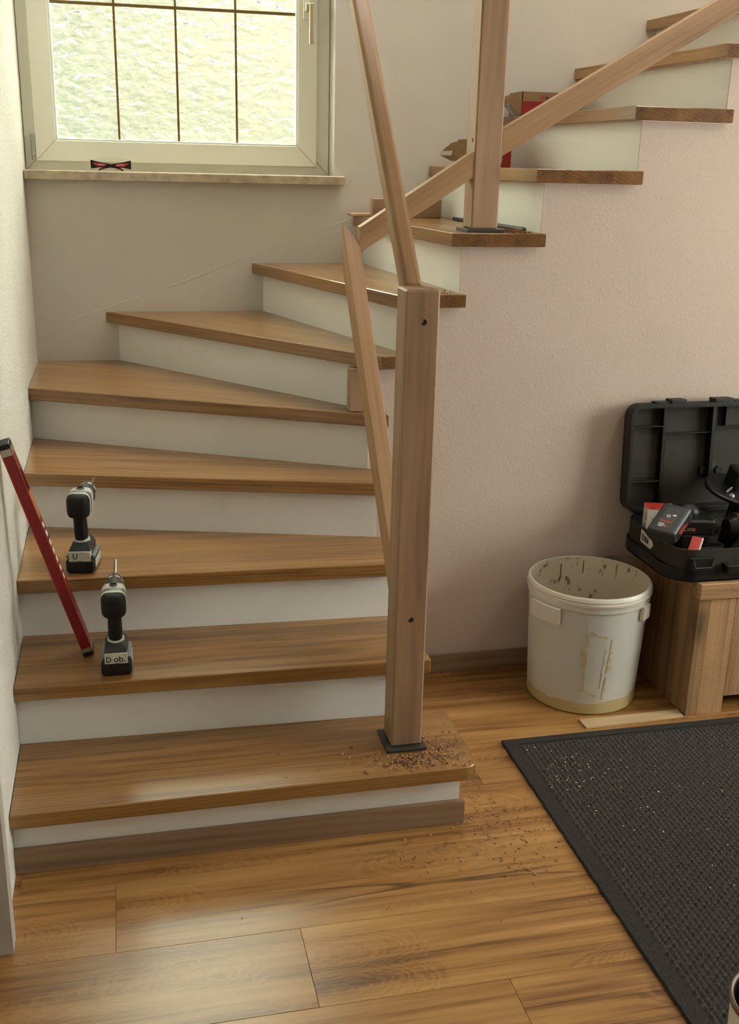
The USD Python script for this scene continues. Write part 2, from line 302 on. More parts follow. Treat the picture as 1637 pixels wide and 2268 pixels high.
# bucket plastic: white, stained by dried glue
M['bucket'] = mat('bucket_plastic', {
    't': ('texture_coordinate', {}), 's': ('separate_xyz', {}), 'n': ('noise_texture', {'scale': 26., 'detail': 4}), 'nf': ('noise_texture', {'scale': 9., 'detail': 3}),
    'lim': ('math', {'math_type': 'multiply_add', 'value2': .05, 'value3': .022}), 'lt': ('math', {'math_type': 'less_than'}),
    'x1': ('mix', {'mix_type': 'mix', 'color1': (.66, .61, .54), 'color2': (.56, .42, .20)}),
    'rs': ('rgb_ramp', {'ramp': [(.655, (0, 0, 0)), (.70, (.75,)*3)]}), 'x2': ('mix', {'mix_type': 'mix', 'color2': (.16, .11, .06)}),
    'zi': ('math', {'math_type': 'greater_than', 'value2': .30}), 'g': ('mix', {'mix_type': 'multiply', 'fac': 1.0}),
    'p': ('principled_bsdf', {'roughness': .38, 'subsurface_weight': .15, 'subsurface_scale': .01})},
    [('t.object', 's.vector'), ('t.object', 'n.vector'), ('t.object', 'nf.vector'), ('nf.fac', 'lim.value1'), ('s.z', 'lt.value1'), ('lim.value', 'lt.value2'), ('lt.value', 'x1.fac'),
     ('n.fac', 'rs.fac'), ('x1.color', 'p.base_color')], 'p.BSDF')
M['bucket_in'] = mat('bucket_inside', {
    't': ('texture_coordinate', {}), 'mp': ('mapping', {'scale': (1, 1, .6)}), 'n': ('noise_texture', {'scale': 38., 'detail': 3}), 'rs': ('rgb_ramp', {'ramp': [(.60, (0, 0, 0)), (.67, (.85,)*3)]}),
    'x': ('mix', {'mix_type': 'mix', 'color1': (.64, .56, .44), 'color2': (.14, .085, .04)}), 'p': ('principled_bsdf', {'roughness': .45})},
    [('t.object', 'mp.vector'), ('mp.vector', 'n.vector'), ('n.fac', 'rs.fac'), ('rs.color', 'x.fac'), ('x.color', 'p.base_color')], 'p.BSDF')
M['glue'] = plain('dried_glue', (.56, .47, .29), .4, vary=.2, scale=40)
M['rust_stain'] = plain('brown_drip', (.22, .085, .02), .4)
M['lens'] = mat('clear_lens', {'t': ('transparent_bsdf', {'color': (.96, .97, .96)}), 'g': ('glossy_bsdf', {'color': (1, 1, 1), 'roughness': .04}), 'x': ('mix_closure', {'fac': .03})},
                [('t.BSDF', 'x.closure1'), ('g.BSDF', 'x.closure2')], 'x.closure')
# hammered privacy glass
M['glass'] = mat('hammered_glass', {
    'g': ('geometry', {}), 'm': ('mapping', {'scale': (1, 60, 1.7)}), 'n': ('noise_texture', {'scale': 21., 'detail': 1, 'roughness': .35, 'distortion': .5}),
    'b': ('bump', {'strength': 1.0, 'distance': .027}),
    'tr': ('refraction_bsdf', {'color': (.95, .96, .88), 'IOR': 1.38, 'roughness': .10}), 'tp': ('transparent_bsdf', {'color': (.92, .95, .88)}), 'gl': ('glossy_bsdf', {'color': (.9, .9, .9), 'roughness': .12}),
    'x1': ('mix_closure', {'fac': .12}), 'x2': ('mix_closure', {'fac': .62})},
    [('g.position', 'm.vector'), ('m.vector', 'n.vector'), ('n.fac', 'b.height'), ('b.normal', 'tr.normal'), ('b.normal', 'gl.normal'),
     ('tr.BSDF', 'x1.closure1'), ('gl.BSDF', 'x1.closure2'), ('tp.BSDF', 'x2.closure1'), ('x1.closure', 'x2.closure2')], 'x2.closure')

# ------------------------------------------------------------------ the room shell
H = .185
Z = [0, .185, .370, .555, .740, .925, 1.110, 1.293, 1.476, 1.665, 1.852, 2.039, 2.226]
T = .040                       # tread thickness
YB, YS, YE = 2.770, 1.761, 1.722   # back wall, stair-side wall, tread ends
DY0, DY1, DZ = -.28, .622, 2.03   # doorway in the left wall
XR, YF, ZC, ZT = 4.6, -3.2, 2.62, 5.2

# floor: laminate boards laid along x on a dark underlay
fl = struct('floor', box(-.25, XR, YF, YS+.02, -.06, -.0085), M['soft_black'], 'oak-look laminate floor of wide boards running along the stair foot', 'floor')
W, LEN = .2465, 1.385
first = {1.302: 1.76, 1.0555: 1.255, .809: 1.40, .5625: .237, .316: .648, .0695: 1.065}
row = 1.302 + W; k = 0
while row > YF:
    y1, y0 = min(row, YS+.01), max(row-W, YF)
    x = first.get(round(row-W, 4), (k*.537) % LEN)
    while x > -.26: x -= LEN
    while x < XR:
        x00 = -.245 if (y0 < DY1-.02 and y1 > DY0) else -.02
        a, b = max(x, x00), min(x+LEN, XR)
        if b-a > .03: obj('plank', box(a+.0003, b-.0003, y0+.0003, y1-.0003, -.0085, 0, .0006), M['laminate'], fl, grain=((1, 0, 0), (0, 0, 1)), smooth=False)
        x += LEN
    row -= W; k += 1
obj('plank', box(.0, XR, 1.5485+.0003, YS+.01, -.0085, 0, .0006), M['laminate'], fl, grain=((1, 0, 0), (0, 0, 1)), smooth=False)


struct('wall_left', extrude(sg.Polygon([(YF, -.05), (YB+.3, -.05), (YB+.3, ZT), (YF, ZT)], [[(DY0, -.02), (DY1, -.02), (DY1, DZ), (DY0, DZ)]]), .25, YZ(-.25)), M['wall_rough'], 'rough rendered white wall on the left of the stair', 'wall', smooth=False)
# back wall with its window opening
WX0, WX1, WZ0, WZ1 = -.049, 1.138, 1.586, 2.98
op = extrude(sg.Polygon([(-.05, -.05), (XR, -.05), (XR, ZT), (-.05, ZT)], [[(WX0, WZ0), (WX1, WZ0), (WX1, WZ1), (WX0, WZ1)]]), .28, XZ(YB+.28))
wb = struct('wall_back', op, M['wall_white'], 'smooth white plaster wall with the window, behind the winding stair', 'wall', smooth=False)
rl = []
for (xa, za), (xb, zb) in (((.12, 1.074), (.545, 1.218)), ((.545, 1.218), (.80, 1.315)), ((.84, 1.332), (1.19, 1.455))):
    d = np.array([xb-xa, 0, zb-za]); d /= np.linalg.norm(d); n = np.array([-d[2], 0, d[0]])
    a, b = np.array([xa, YB, za]), np.array([xb, YB, zb])
    rl.append(hull([a-n*.004, a+n*.004, b-n*.004, b+n*.004, a+[0, -.0009, 0], b+[0, -.0009, 0]]))
obj('plaster_ridge', join(*rl), M['wall_white'], wb)

# the wall under the stair, stepped along the risers
RS = [1.165, 1.340, 1.596, 1.900, 2.180, 2.465, 2.755, 3.05]
out = [(1.0637, 0), (XR, 0), (XR, 2.226+.14), (RS[6], 2.226+.14)]
for i in range(6, -1, -1):
    z = Z[6+i] - T - .0006
    out += [(RS[i], out[-1][1]), ] if out[-1][0] != RS[i] else []
    out += [(RS[i], z)]
    if i: out += [(RS[i-1], z)]
out += [(1.0637, Z[6]-T-.0006)]
struct('wall_stair', extrude(out, .006, XZ(YS+.006)), M['wall_pink'], 'pinkish textured plaster wall under the stair', 'wall', smooth=False)
side = [(1.2005, 0), (YS-.0006, 0), (YS-.0006, .6994), (1.632, .6994), (1.632, .5144), (1.437, .5144), (1.437, .3294), (1.2005, .3294)]
struct('wall_flight', extrude(side, .006, YZ(1.0635)), M['wall_pink'], 'narrow stepped plaster side of the lower stair flight', 'wall', smooth=False)
# rest of the room, out of frame: right wall and rear wall with windows, ceilings, upper hall
struct('wall_right', extrude(sg.Polygon([(YF, -.05), (YB+.3, -.05), (YB+.3, ZT), (YF, ZT)], [[(-.85, .9), (1.05, .9), (1.05, 2.2), (-.85, 2.2)]]), .2, YZ(XR)), M['hall_wall'], 'white side wall of the hall with a wide window', 'wall', smooth=False)
struct('wall_front', extrude(sg.Polygon([(-.05, -.05), (XR, -.05), (XR, ZC), (-.05, ZC)]), .2, XZ(YF)), M['hall_wall'], 'plain wall of the hall behind the camera', 'wall', smooth=False)
struct('ceiling', box(-.05, XR, YF, 1.70, ZC, ZC+.2), M['ceiling'], 'white ceiling of the hall in front of the stairwell', 'ceiling')
struct('wall_upper', box(-.05, XR, 1.55, 1.70, ZC+.2, ZT), M['wall_white'], 'white upper wall of the stairwell above the hall ceiling', 'wall')
struct('ceiling_stairwell', box(-.05, XR, 1.5, YB+.3, ZT, ZT+.1), M['ceiling'], 'white ceiling high above the stairwell', 'ceiling')

cl = thing('ceiling_lamp', 'round flat ceiling lamp of the hall, outside the picture', 'lamp', (2.45, .55, 2.55))
obj('housing', lathe([(0, .069), (.20, .069), (.21, .060), (.21, .004), (.20, 0), (0, 0)], 48), M['ceiling'], cl)
# skirting boards and door casing
struct('baseboard_stair', box(.001, 1.143, .884, .899, .0003, .068, .001), M['skirting_wood'], 'brown wood-look skirting strip along the foot of the first step', 'baseboard', grain=((1, 0, 0), (0, 0, 1)))
struct('baseboard_wall', box(1.071, XR-.01, YS-.013, YS-.0005, .0003, .066, .001), M['skirting_wood'], 'brown wood-look skirting strip along the pinkish wall', 'baseboard', grain=((1, 0, 0), (0, 0, 1)))
prof = [(.0005, .6230), (.0005, .686), (.006, .686), (.010, .682), (.010, .676), (.013, .672), (.017, .664), (.019, .652), (.0185, .640), (.015, .634), (.0195, .628), (.0185, .6230)]
cas = extrude(prof, 2.10, frame((1, 0, 0), (0, 1, 0), (0, 0, 1), (0, 0, .0003)))
struct('trim_1', cas, M['casing'], 'grey-beige moulded door casing on the left wall, cut off by the picture edge', 'door casing', smooth=20)
struct('trim_2', join(box(-.245, .0185, DY1-.018, DY1+.0010, .0003, DZ-.0005)), M['casing'], 'grey-beige door jamb lining at the left picture edge', 'door jamb', smooth=20)
d1 = thing('door_1', 'closed grey-beige door in the left wall, outside the picture', 'door', kind='structure')
obj('leaf', box(-.24, -.20, DY0+.004, DY1-.020, .006, DZ-.006, .003), M['casing'], d1)
# ------------------------------------------------------------------ window
win = tag(thing('window_1', 'white framed window with hammered privacy glass and brass glazing bars', 'window', kind='structure'))
def ring(x0, x1, z0, z1, w, ya, yb, wb=None, b=.004):
    """four mitred members as one frame; ya front (room side), yb back"""
    wb = w if wb is None else wb
    o = [(x0, z0), (x1, z0), (x1, z1), (x0, z1)]; i = [(x0+w, z0+wb), (x1-w, z0+wb), (x1-w, z1-w), (x0+w, z1-w)]
    parts = []
    for k in range(4):
        q = [o[k], o[(k+1) % 4], i[(k+1) % 4], i[k]]
        qi = np.array(sg.Polygon(q).buffer(-b*.5, join_style=2).exterior.coords)[:-1]
        parts.append(hull([(x, ya+b, z) for x, z in q]+[(x, yb, z) for x, z in q]+[(x, ya, z) for x, z in qi]))
    return parts
obj('frame', join(*ring(.001, 1.1372, 1.618, 2.975, .062, YB+.105, YB+.175)), M['pvc'], win, smooth=20)
obj('sash', join(*ring(.040, 1.086, 1.650, 2.945, .074, YB+.088, YB+.150)), M['pvc'], win, smooth=20)
obj('glazing_bead', join(*ring(.110, 1.017, 1.719, 2.876, .012, YB+.092, YB+.132, b=.003)), M['bead'], win, smooth=20)
obj('pane', box(.118, 1.010, YB+.118, YB+.124, 1.727, 2.868), M['glass'], win, smooth=False)
for xb in (.343, .5625, .782): obj('glazing_bar', box(xb-.0042, xb+.0042, YB+.113, YB+.118, 1.729, 2.866, .001), M['brass'], win)
obj('glazing_bar', box(.120, 1.008, YB+.112, YB+.1175, 2.186, 2.197, .001), M['brass'], win)
obj('glazing_bar', box(.120, 1.008, YB+.112, YB+.1175, 2.660, 2.671, .001), M['brass'], win)
hd = obj('handle', join(rbox(1.047, 1.066, YB+.038, YB+.052, 2.084, 2.226, .005), rbox(1.034, 1.060, YB+.046, YB+.080, 2.196, 2.226, .006)), M['handle_gold'], win, label='champagne coloured window handle')
obj('handle_plate', rbox(1.030, 1.058, YB+.078, YB+.0885, 2.172, 2.29, .004), M['pvc'], hd)
hg = obj('hinge', join(cyl((.033, YB+.085, 1.672), (.033, YB+.085, 1.742), .0078), cyl((.033, YB+.085, 1.652), (.033, YB+.085, 1.670), .0068)), M['zinc'], win, label='grey metal hinge')
struct('window_sill', box(.002, 1.172, YB-.048, YB+.106, 1.586, 1.6195, .003), M['marble'], 'beige stone window sill with a bright front edge', 'window sill')

# outside the window: lawn, hedge and a neighbouring house
gr = tag(obj('lawn', box(-14, 14, YB+.6, 26, -.6, -.5), M['grass']), 'lawn outside the window', 'lawn', kind='structure')
hs = thing('neighbour_house', 'pale house beyond the garden, blurred by the privacy glass', 'house', (0, 0, 0))
obj('wall', box(-1.4, 9.0, 13, 20, -.52, 5.5, .02), M['facade'], hs)
obj('roof', hull([(-1.8, 12.6, 5.5), (9.4, 12.6, 5.5), (-1.8, 20.4, 5.5), (9.4, 20.4, 5.5), (-1.8, 16.5, 8), (9.4, 16.5, 8)]), M['red_card'], hs)
hv = trimesh.creation.icosphere(4, 1.0); n = meshkit.fbm(hv.vertices*3.1+5, 4, 3)
hv.vertices = hv.vertices*(0.75+.5*n)[:, None]*[1.9, .9, 2.6]+[-1.55, 8.0, 1.3]
tag(obj('hedge', hv, M['hedge']), 'green hedge outside the window, blurred by the privacy glass', 'hedge')

# ------------------------------------------------------------------ staircase
st = thing('staircase', 'winding staircase with oak treads and white plastered risers', 'staircase')
R = {1: ((0, .899), (1.131, .903)), 2: ((0, 1.194), (1.063, 1.166)), 3: ((0, 1.475), (1.063, 1.437)), 4: ((0, 1.905), (1.063, 1.632)), 5: ((0, 2.315), (1.063, 1.764)),
     6: ((.305, YB-.001), (1.085, YS+.0065)), 7: ((.862, YB-.001), (1.165, YS+.0065)), 8: ((1.255, YB-.001), (1.340, YS+.0065)), 9: ((1.555, YB-.001), (1.596, YS+.0065)), 10: ((1.848, YB-.001), (1.900, YS+.0065)),
     11: ((2.135, YB-.001), (2.180, YS+.0065)), 12: ((2.42, YB-.001), (2.465, YS+.0065)), 13: ((2.71, YB-.001), (2.755, YS+.0065))}
def back(i, e, x=None):
    """point on riser line i pushed back by e; extended to x (lower flight) or to y=x (upper)"""
    (a, b), (c, d) = R[i]; a, c = np.array([a, b]), np.array([c, d]); t = (c-a)/np.linalg.norm(c-a); n = np.array([-t[1], t[0]])
    return a+n*e, c+n*e, t
TR = {}
def low(i, yl, yr, xr):
    a, c, t = back(i+1, -.0004); cr = a + t*((xr-a[0])/t[0])
    return [(0.001, yl), (xr, yr), (xr, cr[1]), (0.001, a[1])]
TR[1] = rpoly([(0.001, .856), (1.167, .860), (1.167, 1.1655), (0.001, 1.1935)], [0, .036, 0, 0])
TR[2] = rpoly(low(2, 1.150, 1.121, 1.106), [0, .006, 0, 0])
TR[3] = rpoly(low(3, 1.430, 1.388, 1.106), [0, .006, 0, 0])
TR[4] = rpoly(low(4, 1.864, 1.583, 1.108), [0, .006, 0, 0])
TR[5] = [(0.001, 2.256), (1.112, 1.705), (1.112, 1.7595), (1.0845, 1.7600), (.3045, YB-.001), (0.001, YB-.001)]
TR[6] = [(.262, YB-.001), (1.083, 1.700), (1.180, 1.712), (1.1645, 1.7603), (.8615, YB-.001)]
def highb(i): 
    a, c, t = back(i+1, .022); return a, c, t
def high(i, xl, xf, xe):
    return [(xl, YB-.001), (xf, YE), (xe, YE), (R[i+1][1][0]-.0005, YS-.0005), (R[i+1][1][0]-.0005, YS+.0065), (R[i+1][0][0]-.0005, YB-.001)]
TR[7] = high(7, .820, 1.133, 1.350)
TR[8] = high(8, 1.216, 1.297, 1.597)
TR[9] = high(9, 1.517, 1.554, 1.901)
TR[10] = high(10, 1.803, 1.856, 2.183)
TR[11] = high(11, 2.092, 2.136, 2.462)
TR[12] = high(12, 2.378, 2.421, 2.752)
for i in range(1, 13):
    p = TR[i]
    if i < 7: d = np.array([p[1][0]-p[0][0], p[1][1]-p[0][1]]) if i != 1 else np.array([1, 0.003])
    else: d = np.array([p[1][0]-p[0][0], p[1][1]-p[0][1]])
    tm = slab(p, Z[i]-T, Z[i], .0025)
    if i >= 4: tm = cut(tm, box((1.0632 if i < 6 else R[i+1][1][0]-.0006), 4, YS-.0008, 4, 0, 4))
    obj('tread', tm, M['oak'], st, grain=((d[0], d[1], 0), (0, 0, 1)), smooth=False)
for i in range(1, 14):
    (a, b), (c, d) = R[i]; z0 = Z[i-1]-(T if i > 1 else 0); z1 = (Z[i] if i < 13 else 2.41)-T
    if i == 1: m = box(.001, 1.131, .900, 1.20, .0003, z1)
    else:
        t = np.array([c-a, d-b]); t = t/np.linalg.norm(t); n = np.array([-t[1], t[0]])*.02
        e = .0 if i < 6 else .0
        A, C = np.array([a, b]), np.array([c, d])
        if i < 6: q = [(max(a, .001), b), C-[.0, 0], C-t*.02+n, A+n]; q[3] = (.001, q[3][1])
        else: q = [A, C, C-t*.02+n, A+n]; q[3] = (q[3][0], YB-.001)
        m = hull([(x, y, z) for z in (z0, z1) for x, y in q])
    obj('riser', m, M['riser_white'], st, smooth=False)

# ------------------------------------------------------------------ railing
rl = thing('stair_railing', 'unfinished stair railing of pale beech: two square posts, handrail and bottom rails', 'railing')
P1 = (.9615, 1.0445, .980, 1.066); B1 = Z[1]
post = box(P1[0], P1[1], P1[2], P1[3], B1+.009, 1.392, .0045)
post = cut(post, cyl((1.0065, .97, 1.317), (1.0065, 1.00, 1.317), .0073), cyl((1.003, .97, .558), (1.003, 1.00, .558), .0073), cyl((1.008, .97, 1.345), (1.008, .984, 1.345), .0016, 10))
po = obj('newel_post', post, M['beech'], rl, grain=((0, 0, 1), (1, .0, 0), (.3, .012, .05)), smooth=25)
obj('base_plate', box(.946, 1.054, .962, 1.078, B1, B1+.009, .0012), M['anthracite'], po, label='black steel base plate')
for (x, z) in ((1.0065, 1.317), (1.003, .558)):
    obj('screw', lathe([(0, 0), (.0058, 0), (.0058, .004), (.0040, .0062), (.0022, .0062), (.0018, .0045), (0, .0045)], 18, frame((1, 0, 0), (0, 0, 1), (0, -1, 0), (x, .997, z))), M['zinc'], po, label='zinc screw sunk in its hole')
P2 = (1.3725, 1.4580, 1.776, 1.862); B2 = Z[8]
post2 = cut(box(P2[0], P2[1], P2[2], P2[3], B2+.009, B2+1.21, .0045), cyl((1.36, 1.803, 1.742), (1.40, 1.803, 1.742), .006))
po2 = obj('newel_post', post2, M['beech'], rl, grain=((0, 0, 1), (1, 0, 0), (1.3, .14, -.2)), smooth=25)
obj('base_plate', box(1.357, 1.4735, 1.758, 1.880, B2, B2+.009, .0012), M['anthracite'], po2, label='black steel base plate')
def rail(p0, p1, w, hv, r, mit0=0, mit1=0):
    """rail whose section centre-top runs p0 -> p1; vertical end cuts, mitred by the lateral offset times mit"""
    p0, p1 = np.array(p0, float), np.array(p1, float); d = p1-p0; hl = np.linalg.norm(d[:2]); e = np.array([d[0]/hl, d[1]/hl]); s = d[2]/hl
    lat = np.array([e[1], -e[0]])                       # to the right of travel
    sec = rpoly([(-w/2, -hv), (w/2, -hv), (w/2, 0), (-w/2, 0)], r, 5); pts = []
    for base, mit in ((p0, mit0), (p1, mit1)):
        for l, v in sec:
            k = l*mit; xy = base[:2]+lat*l+e*k; pts.append((xy[0], xy[1], base[2]+v+s*k))
    return hull(pts), np.array([e[0], e[1], s])
yc = 1.8025
m, d = rail((1.003, 1.0662, .690+1.158*(1.0662-1.1325)), (1.003, yc+.003, .690+1.158*(yc+.003-1.1325)), .045, .115, .004, 0, -1)
obj('bottom_rail', m, M['rail_wood'], rl, grain=(d, (1, 0, .2)), smooth=25)
m, d = rail((1.0260, yc, 1.4716+.645*.023), (P2[0]-.0005, yc, 1.4716+.645*(P2[0]-1.003)), .045, .076, .004)
obj('bottom_rail', m, M['rail_wood'], rl, grain=(d, (0, 1, .2)), smooth=25)
m, d = rail((P2[1]+.0005, yc, 1.775), (2.95, yc, 1.775+.586*(2.95-1.458)), .045, .078, .004)
obj('bottom_rail', m, M['rail_wood'], rl, grain=(d, (0, 1, .2)), smooth=25)
zt = lambda y: 1.375+.072+1.115*(y-1.11)
m, d = rail((1.001, 1.0662, zt(1.0662)), (.992, yc, zt(yc)+.01), .046, .072, .013, 0, -1)
obj('handrail', m, M['rail_wood'], rl, grain=(d, (1, 0, .2)), smooth=40)
m, d = rail((.992, yc, zt(yc)+.01), (P2[0]-.0005, yc, zt(yc)+.01+.645*(P2[0]-.992)), .046, .072, .013, -1, 0)
obj('handrail', m, M['rail_wood'], rl, grain=(d, (0, 1, .2)), smooth=40)

# ------------------------------------------------------------------ loose wood on the steps
tag(obj('wood_offcut', rbox(1.000, 1.044, 1.768, 1.812, Z[5]+.0004, Z[5]+.137, .004), M['beech'], None, grain=((0, 0, 1), (1, 0, 0))), 'small upright wooden offcut standing on the tread behind the lower rail', 'wood block')
tag(obj('wood_block', box(1.254, 1.521, 2.598, 2.642, Z[8]+.0004, Z[8]+.068, .0015), M['beech'], None, grain=((1, 0, 0), (0, 0, 1))), 'long rectangular wood block lying on a tread behind the rail', 'wood block')
tag(obj('wood_strip', box(1.185, 1.50, 2.66, 2.74, Z[8]+.0004, Z[8]+.011, .001), M['pale_wood'], None, grain=((1, 0, 0), (0, 0, 1))), 'thin pale wood strip sticking out past the tread tip under the window corner', 'wood strip')
a, b = np.array([1.607, 1.845, Z[8]+.0062]), np.array([1.560, 2.48, Z[8]+.0062])
bar = thing('seal_rod', 'thin black rod lying along the foot of the riser behind the upper post', 'rod')
a[0] = 1.570; b[0] = 1.535
obj('rod', cyl(a, b, .0060, 8), M['anthracite'], bar); obj('tip', cyl(a-(b-a)*.022, a-(b-a)*.0005, .0028, 8, .0058), M['black'], bar)

def shavings(name, label, spots, n, size, material, zfun, seed, heap=0.0):
    """small curled wood chips scattered over gaussian spots (x, y, sx, sy, weight)"""
    g = np.random.default_rng(seed); V, Fc, k = [], [], 0
    w = np.array([s[4] for s in spots], float); w /= w.sum()
    cnt = 0; tries = 0
    while cnt < n and tries < 20*n:
        tries += 1
        s = spots[g.choice(len(spots), p=w)]; x, y = g.normal(s[0], s[2]), g.normal(s[1], s[3]); z = zfun(x, y)
        if z is None: continue
        cnt += 1
        L, wd, th = size*g.uniform(.5, 1.4), size*g.uniform(.25, .5), g.uniform(.8, 3.2)
        t = np.linspace(-.5, .5, 4); rr = L/th; px = rr*np.sin(t*th); pz = rr*(np.cos(t[0]*th)*-1+np.cos(t*th))
        c = g.uniform(0, 6.283); tilt = g.normal(0, .5)
        q = np.concatenate([np.stack([px, np.full(4, -wd/2), pz], 1), np.stack([px, np.full(4, wd/2), pz+.0002], 1)])
        if g.random() < .5: q[:, 2] *= -1
        q = q @ np.array([[1, 0, 0], [0, math.cos(tilt), math.sin(tilt)], [0, -math.sin(tilt), math.cos(tilt)]])
        q = q @ np.array([[math.cos(c), math.sin(c), 0], [-math.sin(c), math.cos(c), 0], [0, 0, 1]])
        q[:, 2] -= q[:, 2].min(); q += [x, y, z+.0003+heap*g.random()*math.exp(-((x-s[0])/s[2])**2-((y-s[1])/s[3])**2)]
        V.append(q); fc = []
        for j in range(3): fc += [[j, j+1, j+5], [j, j+5, j+4]]
        Fc.append(np.array(fc)+k); k += 8
    return tag(obj(name, trimesh.Trimesh(np.vstack(V), np.vstack(Fc), process=False), material, smooth=False), label, 'wood shavings', kind='stuff')
inplate = lambda x, y: .936 < x < 1.064 and .952 < y < 1.088
t1 = lambda x, y: Z[1] if (x < 1.155 and .868 < y < 1.16 and not inplate(x, y)) else None
shavings('wood_shavings', 'curled drill shavings around the front post on the lowest tread', [(.985, .925, .055, .028, 3), (1.06, .945, .045, .04, 2), (1.00, .93, .12, .06, 1.3), (1.11, 1.0, .03, .05, .4)], 430, .0100, M['shaving_wood'], t1, 11)
f1 = lambda x, y: 0 if (not (x < 1.15 and y > .880) and x < 1.37 and y < 1.74 and y > .3 and x > .3) else None
shavings('wood_shavings', 'scattered shavings on the laminate floor between the stair foot and the rug', [(1.22, .86, .07, .09, 3), (1.12, .80, .14, .05, 1.5), (.9, .80, .12, .05, .9), (1.25, .72, .06, .05, 1.2), (1.2, 1.45, .1, .1, .35), (.9, .6, .3, .12, .25)], 240, .0100, M['shaving_wood'], f1, 12)
t7 = lambda x, y: Z[7] if (1.17 < x < 1.330 and 1.725 < y < 1.85 and x < 1.31+.0*y) else None
shavings('wood_shavings', 'few shavings against the riser at the narrow tread end above the front post', [(1.30, 1.765, .02, .03, 1)], 40, .008, M['shaving_wood'], t7, 13)
t8 = lambda x, y: Z[8] if (1.484 < x < 1.592 and 1.728 < y < 1.93 and x < 1.553) else None
shavings('wood_shavings', 'heap of shavings beside the upper post in front of the black rod', [(1.51, 1.775, .03, .035, 1)], 320, .010, M['shaving_wood'], t8, 14, heap=.010)
ru = lambda x, y: .0132 if (1.42 < x < 2.6 and -.3 < y < 1.24) else None
shavings('wood_crumbs', 'pale wood crumbs scattered over the dark rug', [(1.52, 1.06, .06, .06, 3), (1.62, .95, .12, .12, 2), (1.7, .6, .2, .3, 2), (1.45, 1.20, .03, .03, .4)], 130, .0055, M['crumb_wood'], ru, 15)

# ------------------------------------------------------------------ safety glasses on the sill
gl = thing('safety_glasses', 'clear safety glasses with black and red folded arms on the window sill', 'safety glasses', (.307, YB+.002, 1.6195))
tt = np.linspace(-1, 1, 33)
lx = .072*np.sin(tt*1.25)/math.sin(1.25); ly = .05*(np.cos(tt*1.25)-math.cos(1.25))
top = .047-.014*np.abs(tt)**3; bot = .003+.010*np.exp(-(tt/.16)**2)*1.1+.004*tt**4
V, Fc = [], []
for s, off in ((0, 0.), (1, .0018)):
    for k in range(33): V += [(lx[k], ly[k]+off, bot[k]), (lx[k], ly[k]+off, top[k])]
for k in range(32):
    a = 2*k; b = 66+2*k
    Fc += [[a, a+2, a+3], [a, a+3, a+1], [b, b+3, b+2], [b, b+1, b+3], [a+1, a+3, b+3], [a+1, b+3, b+1], [a, b+2, a+2], [a, b, b+2]]
obj('lens', trimesh.Trimesh(np.array(V), np.array(Fc), process=False), M['lens'], gl, smooth=40)
def temple(s):
    """folded arm from hinge side s across the front; drawn in xz, thin in y"""
    y = -.006 if s < 0 else -.010
    P = lambda pts: [(s*-x, z) for x, z in pts]
    outer = [(-.072, .039), (-.035, .030), (.005, .024), (.030, .016), (.046, .004), (.040, .002), (.020, .010), (-.010, .0145), (-.040, .013), (-.071, .008)]
    q = sg.Polygon([(x*-s, z) for x, z in outer]).buffer(0)
    a = obj('arm', extrude(q, .004, XZ(y)), M['black'], gl)
    inlay = sg.Polygon([(x*-s, z) for x, z in [(-.066, .029), (-.050, .029), (-.018, .0245), (-.015, .0175), (-.048, .0165)]])
    obj('inlay', extrude(inlay, .0006, XZ(y-.004)), M['red_bright'], a)
    w = sg.Polygon([(x*-s, z) for x, z in [(-.044, .0245), (-.023, .0225), (-.023, .0205), (-.044, .0225)]])
    obj('lettering', extrude(w, .0003, XZ(y-.0046)), M['white_print'], a)
    obj('hinge', rbox(s*.0715-.004, s*.0715+.004, y-.006, .002, .012, .033, .002), M['lens'], a)
    e = sg.Polygon([(x*-s, z) for x, z in [(.028, .0145), (.040, .0055), (.036, .0045), (.026, .011)]])
    obj('ear_pad', extrude(e, .0006, XZ(y-.004)), M['red_side'], a)
temple(-1); temple(1)

# ------------------------------------------------------------------ spirit level leaning on the left wall
A = np.array([.186, 1.301, .3774]); Bp = np.array([.0165, 1.253, .982])
d = (Bp-A); Lv = np.linalg.norm(d); d /= Lv
f0 = np.array([0, -1.0, 0]); fr = f0-d*(f0@d); fr /= np.linalg.norm(fr)          # narrow edge looks to the camera
sd = np.cross(d, fr); sd = sd if sd[0] > 0 else -sd
lv = thing('spirit_level', 'red box spirit level leaning from a tread against the left wall', 'spirit level')
LM = frame(np.cross(fr, d)*0+sd, -fr, d, A)      # local x = wide-side normal (right), y = into the scene, z along the level
if np.linalg.det(LM[:3, :3]) < 0: LM[:3, 1] *= 1
def lvm(m): 
    q = moved(m, M=LM)
    if np.linalg.det(LM[:3, :3]) < 0: q.faces = q.faces[:, ::-1]
    return q
hw = .0135
body = box(-hw, hw, 0, .05, .008, Lv-.008, .0015)
body = cut(body, box(-.05, .05, .012, .038, Lv-.135, Lv-.075), box(-.05, .05, .026, .055, Lv/2-.03, Lv/2+.03))
obj('body', lvm(body), M['red_paint'], lv, smooth=25)
for z0, z1, nm in ((-.004, .010, 'end_cap'), (Lv-.010, Lv+.004, 'end_cap')): obj(nm, lvm(rbox(-hw-.001, hw+.001, -.001, .051, z0, z1, .003, 2)), M['black'], lv, label='black rubber end cap')
for x0, x1 in ((-hw-.0006, -hw+.0012), (hw-.0012, hw+.0006)): obj('edge_bead', lvm(box(x0, x1, -.0006, .0012, .009, Lv-.009)), M['red_side'], lv)
for z0, z1 in ((Lv-.028, Lv-.010), (.010, .022)): obj('end_band', lvm(box(-hw-.0004, hw+.0004, -.0004, .0506, z0, z1)), M['zinc'], lv)
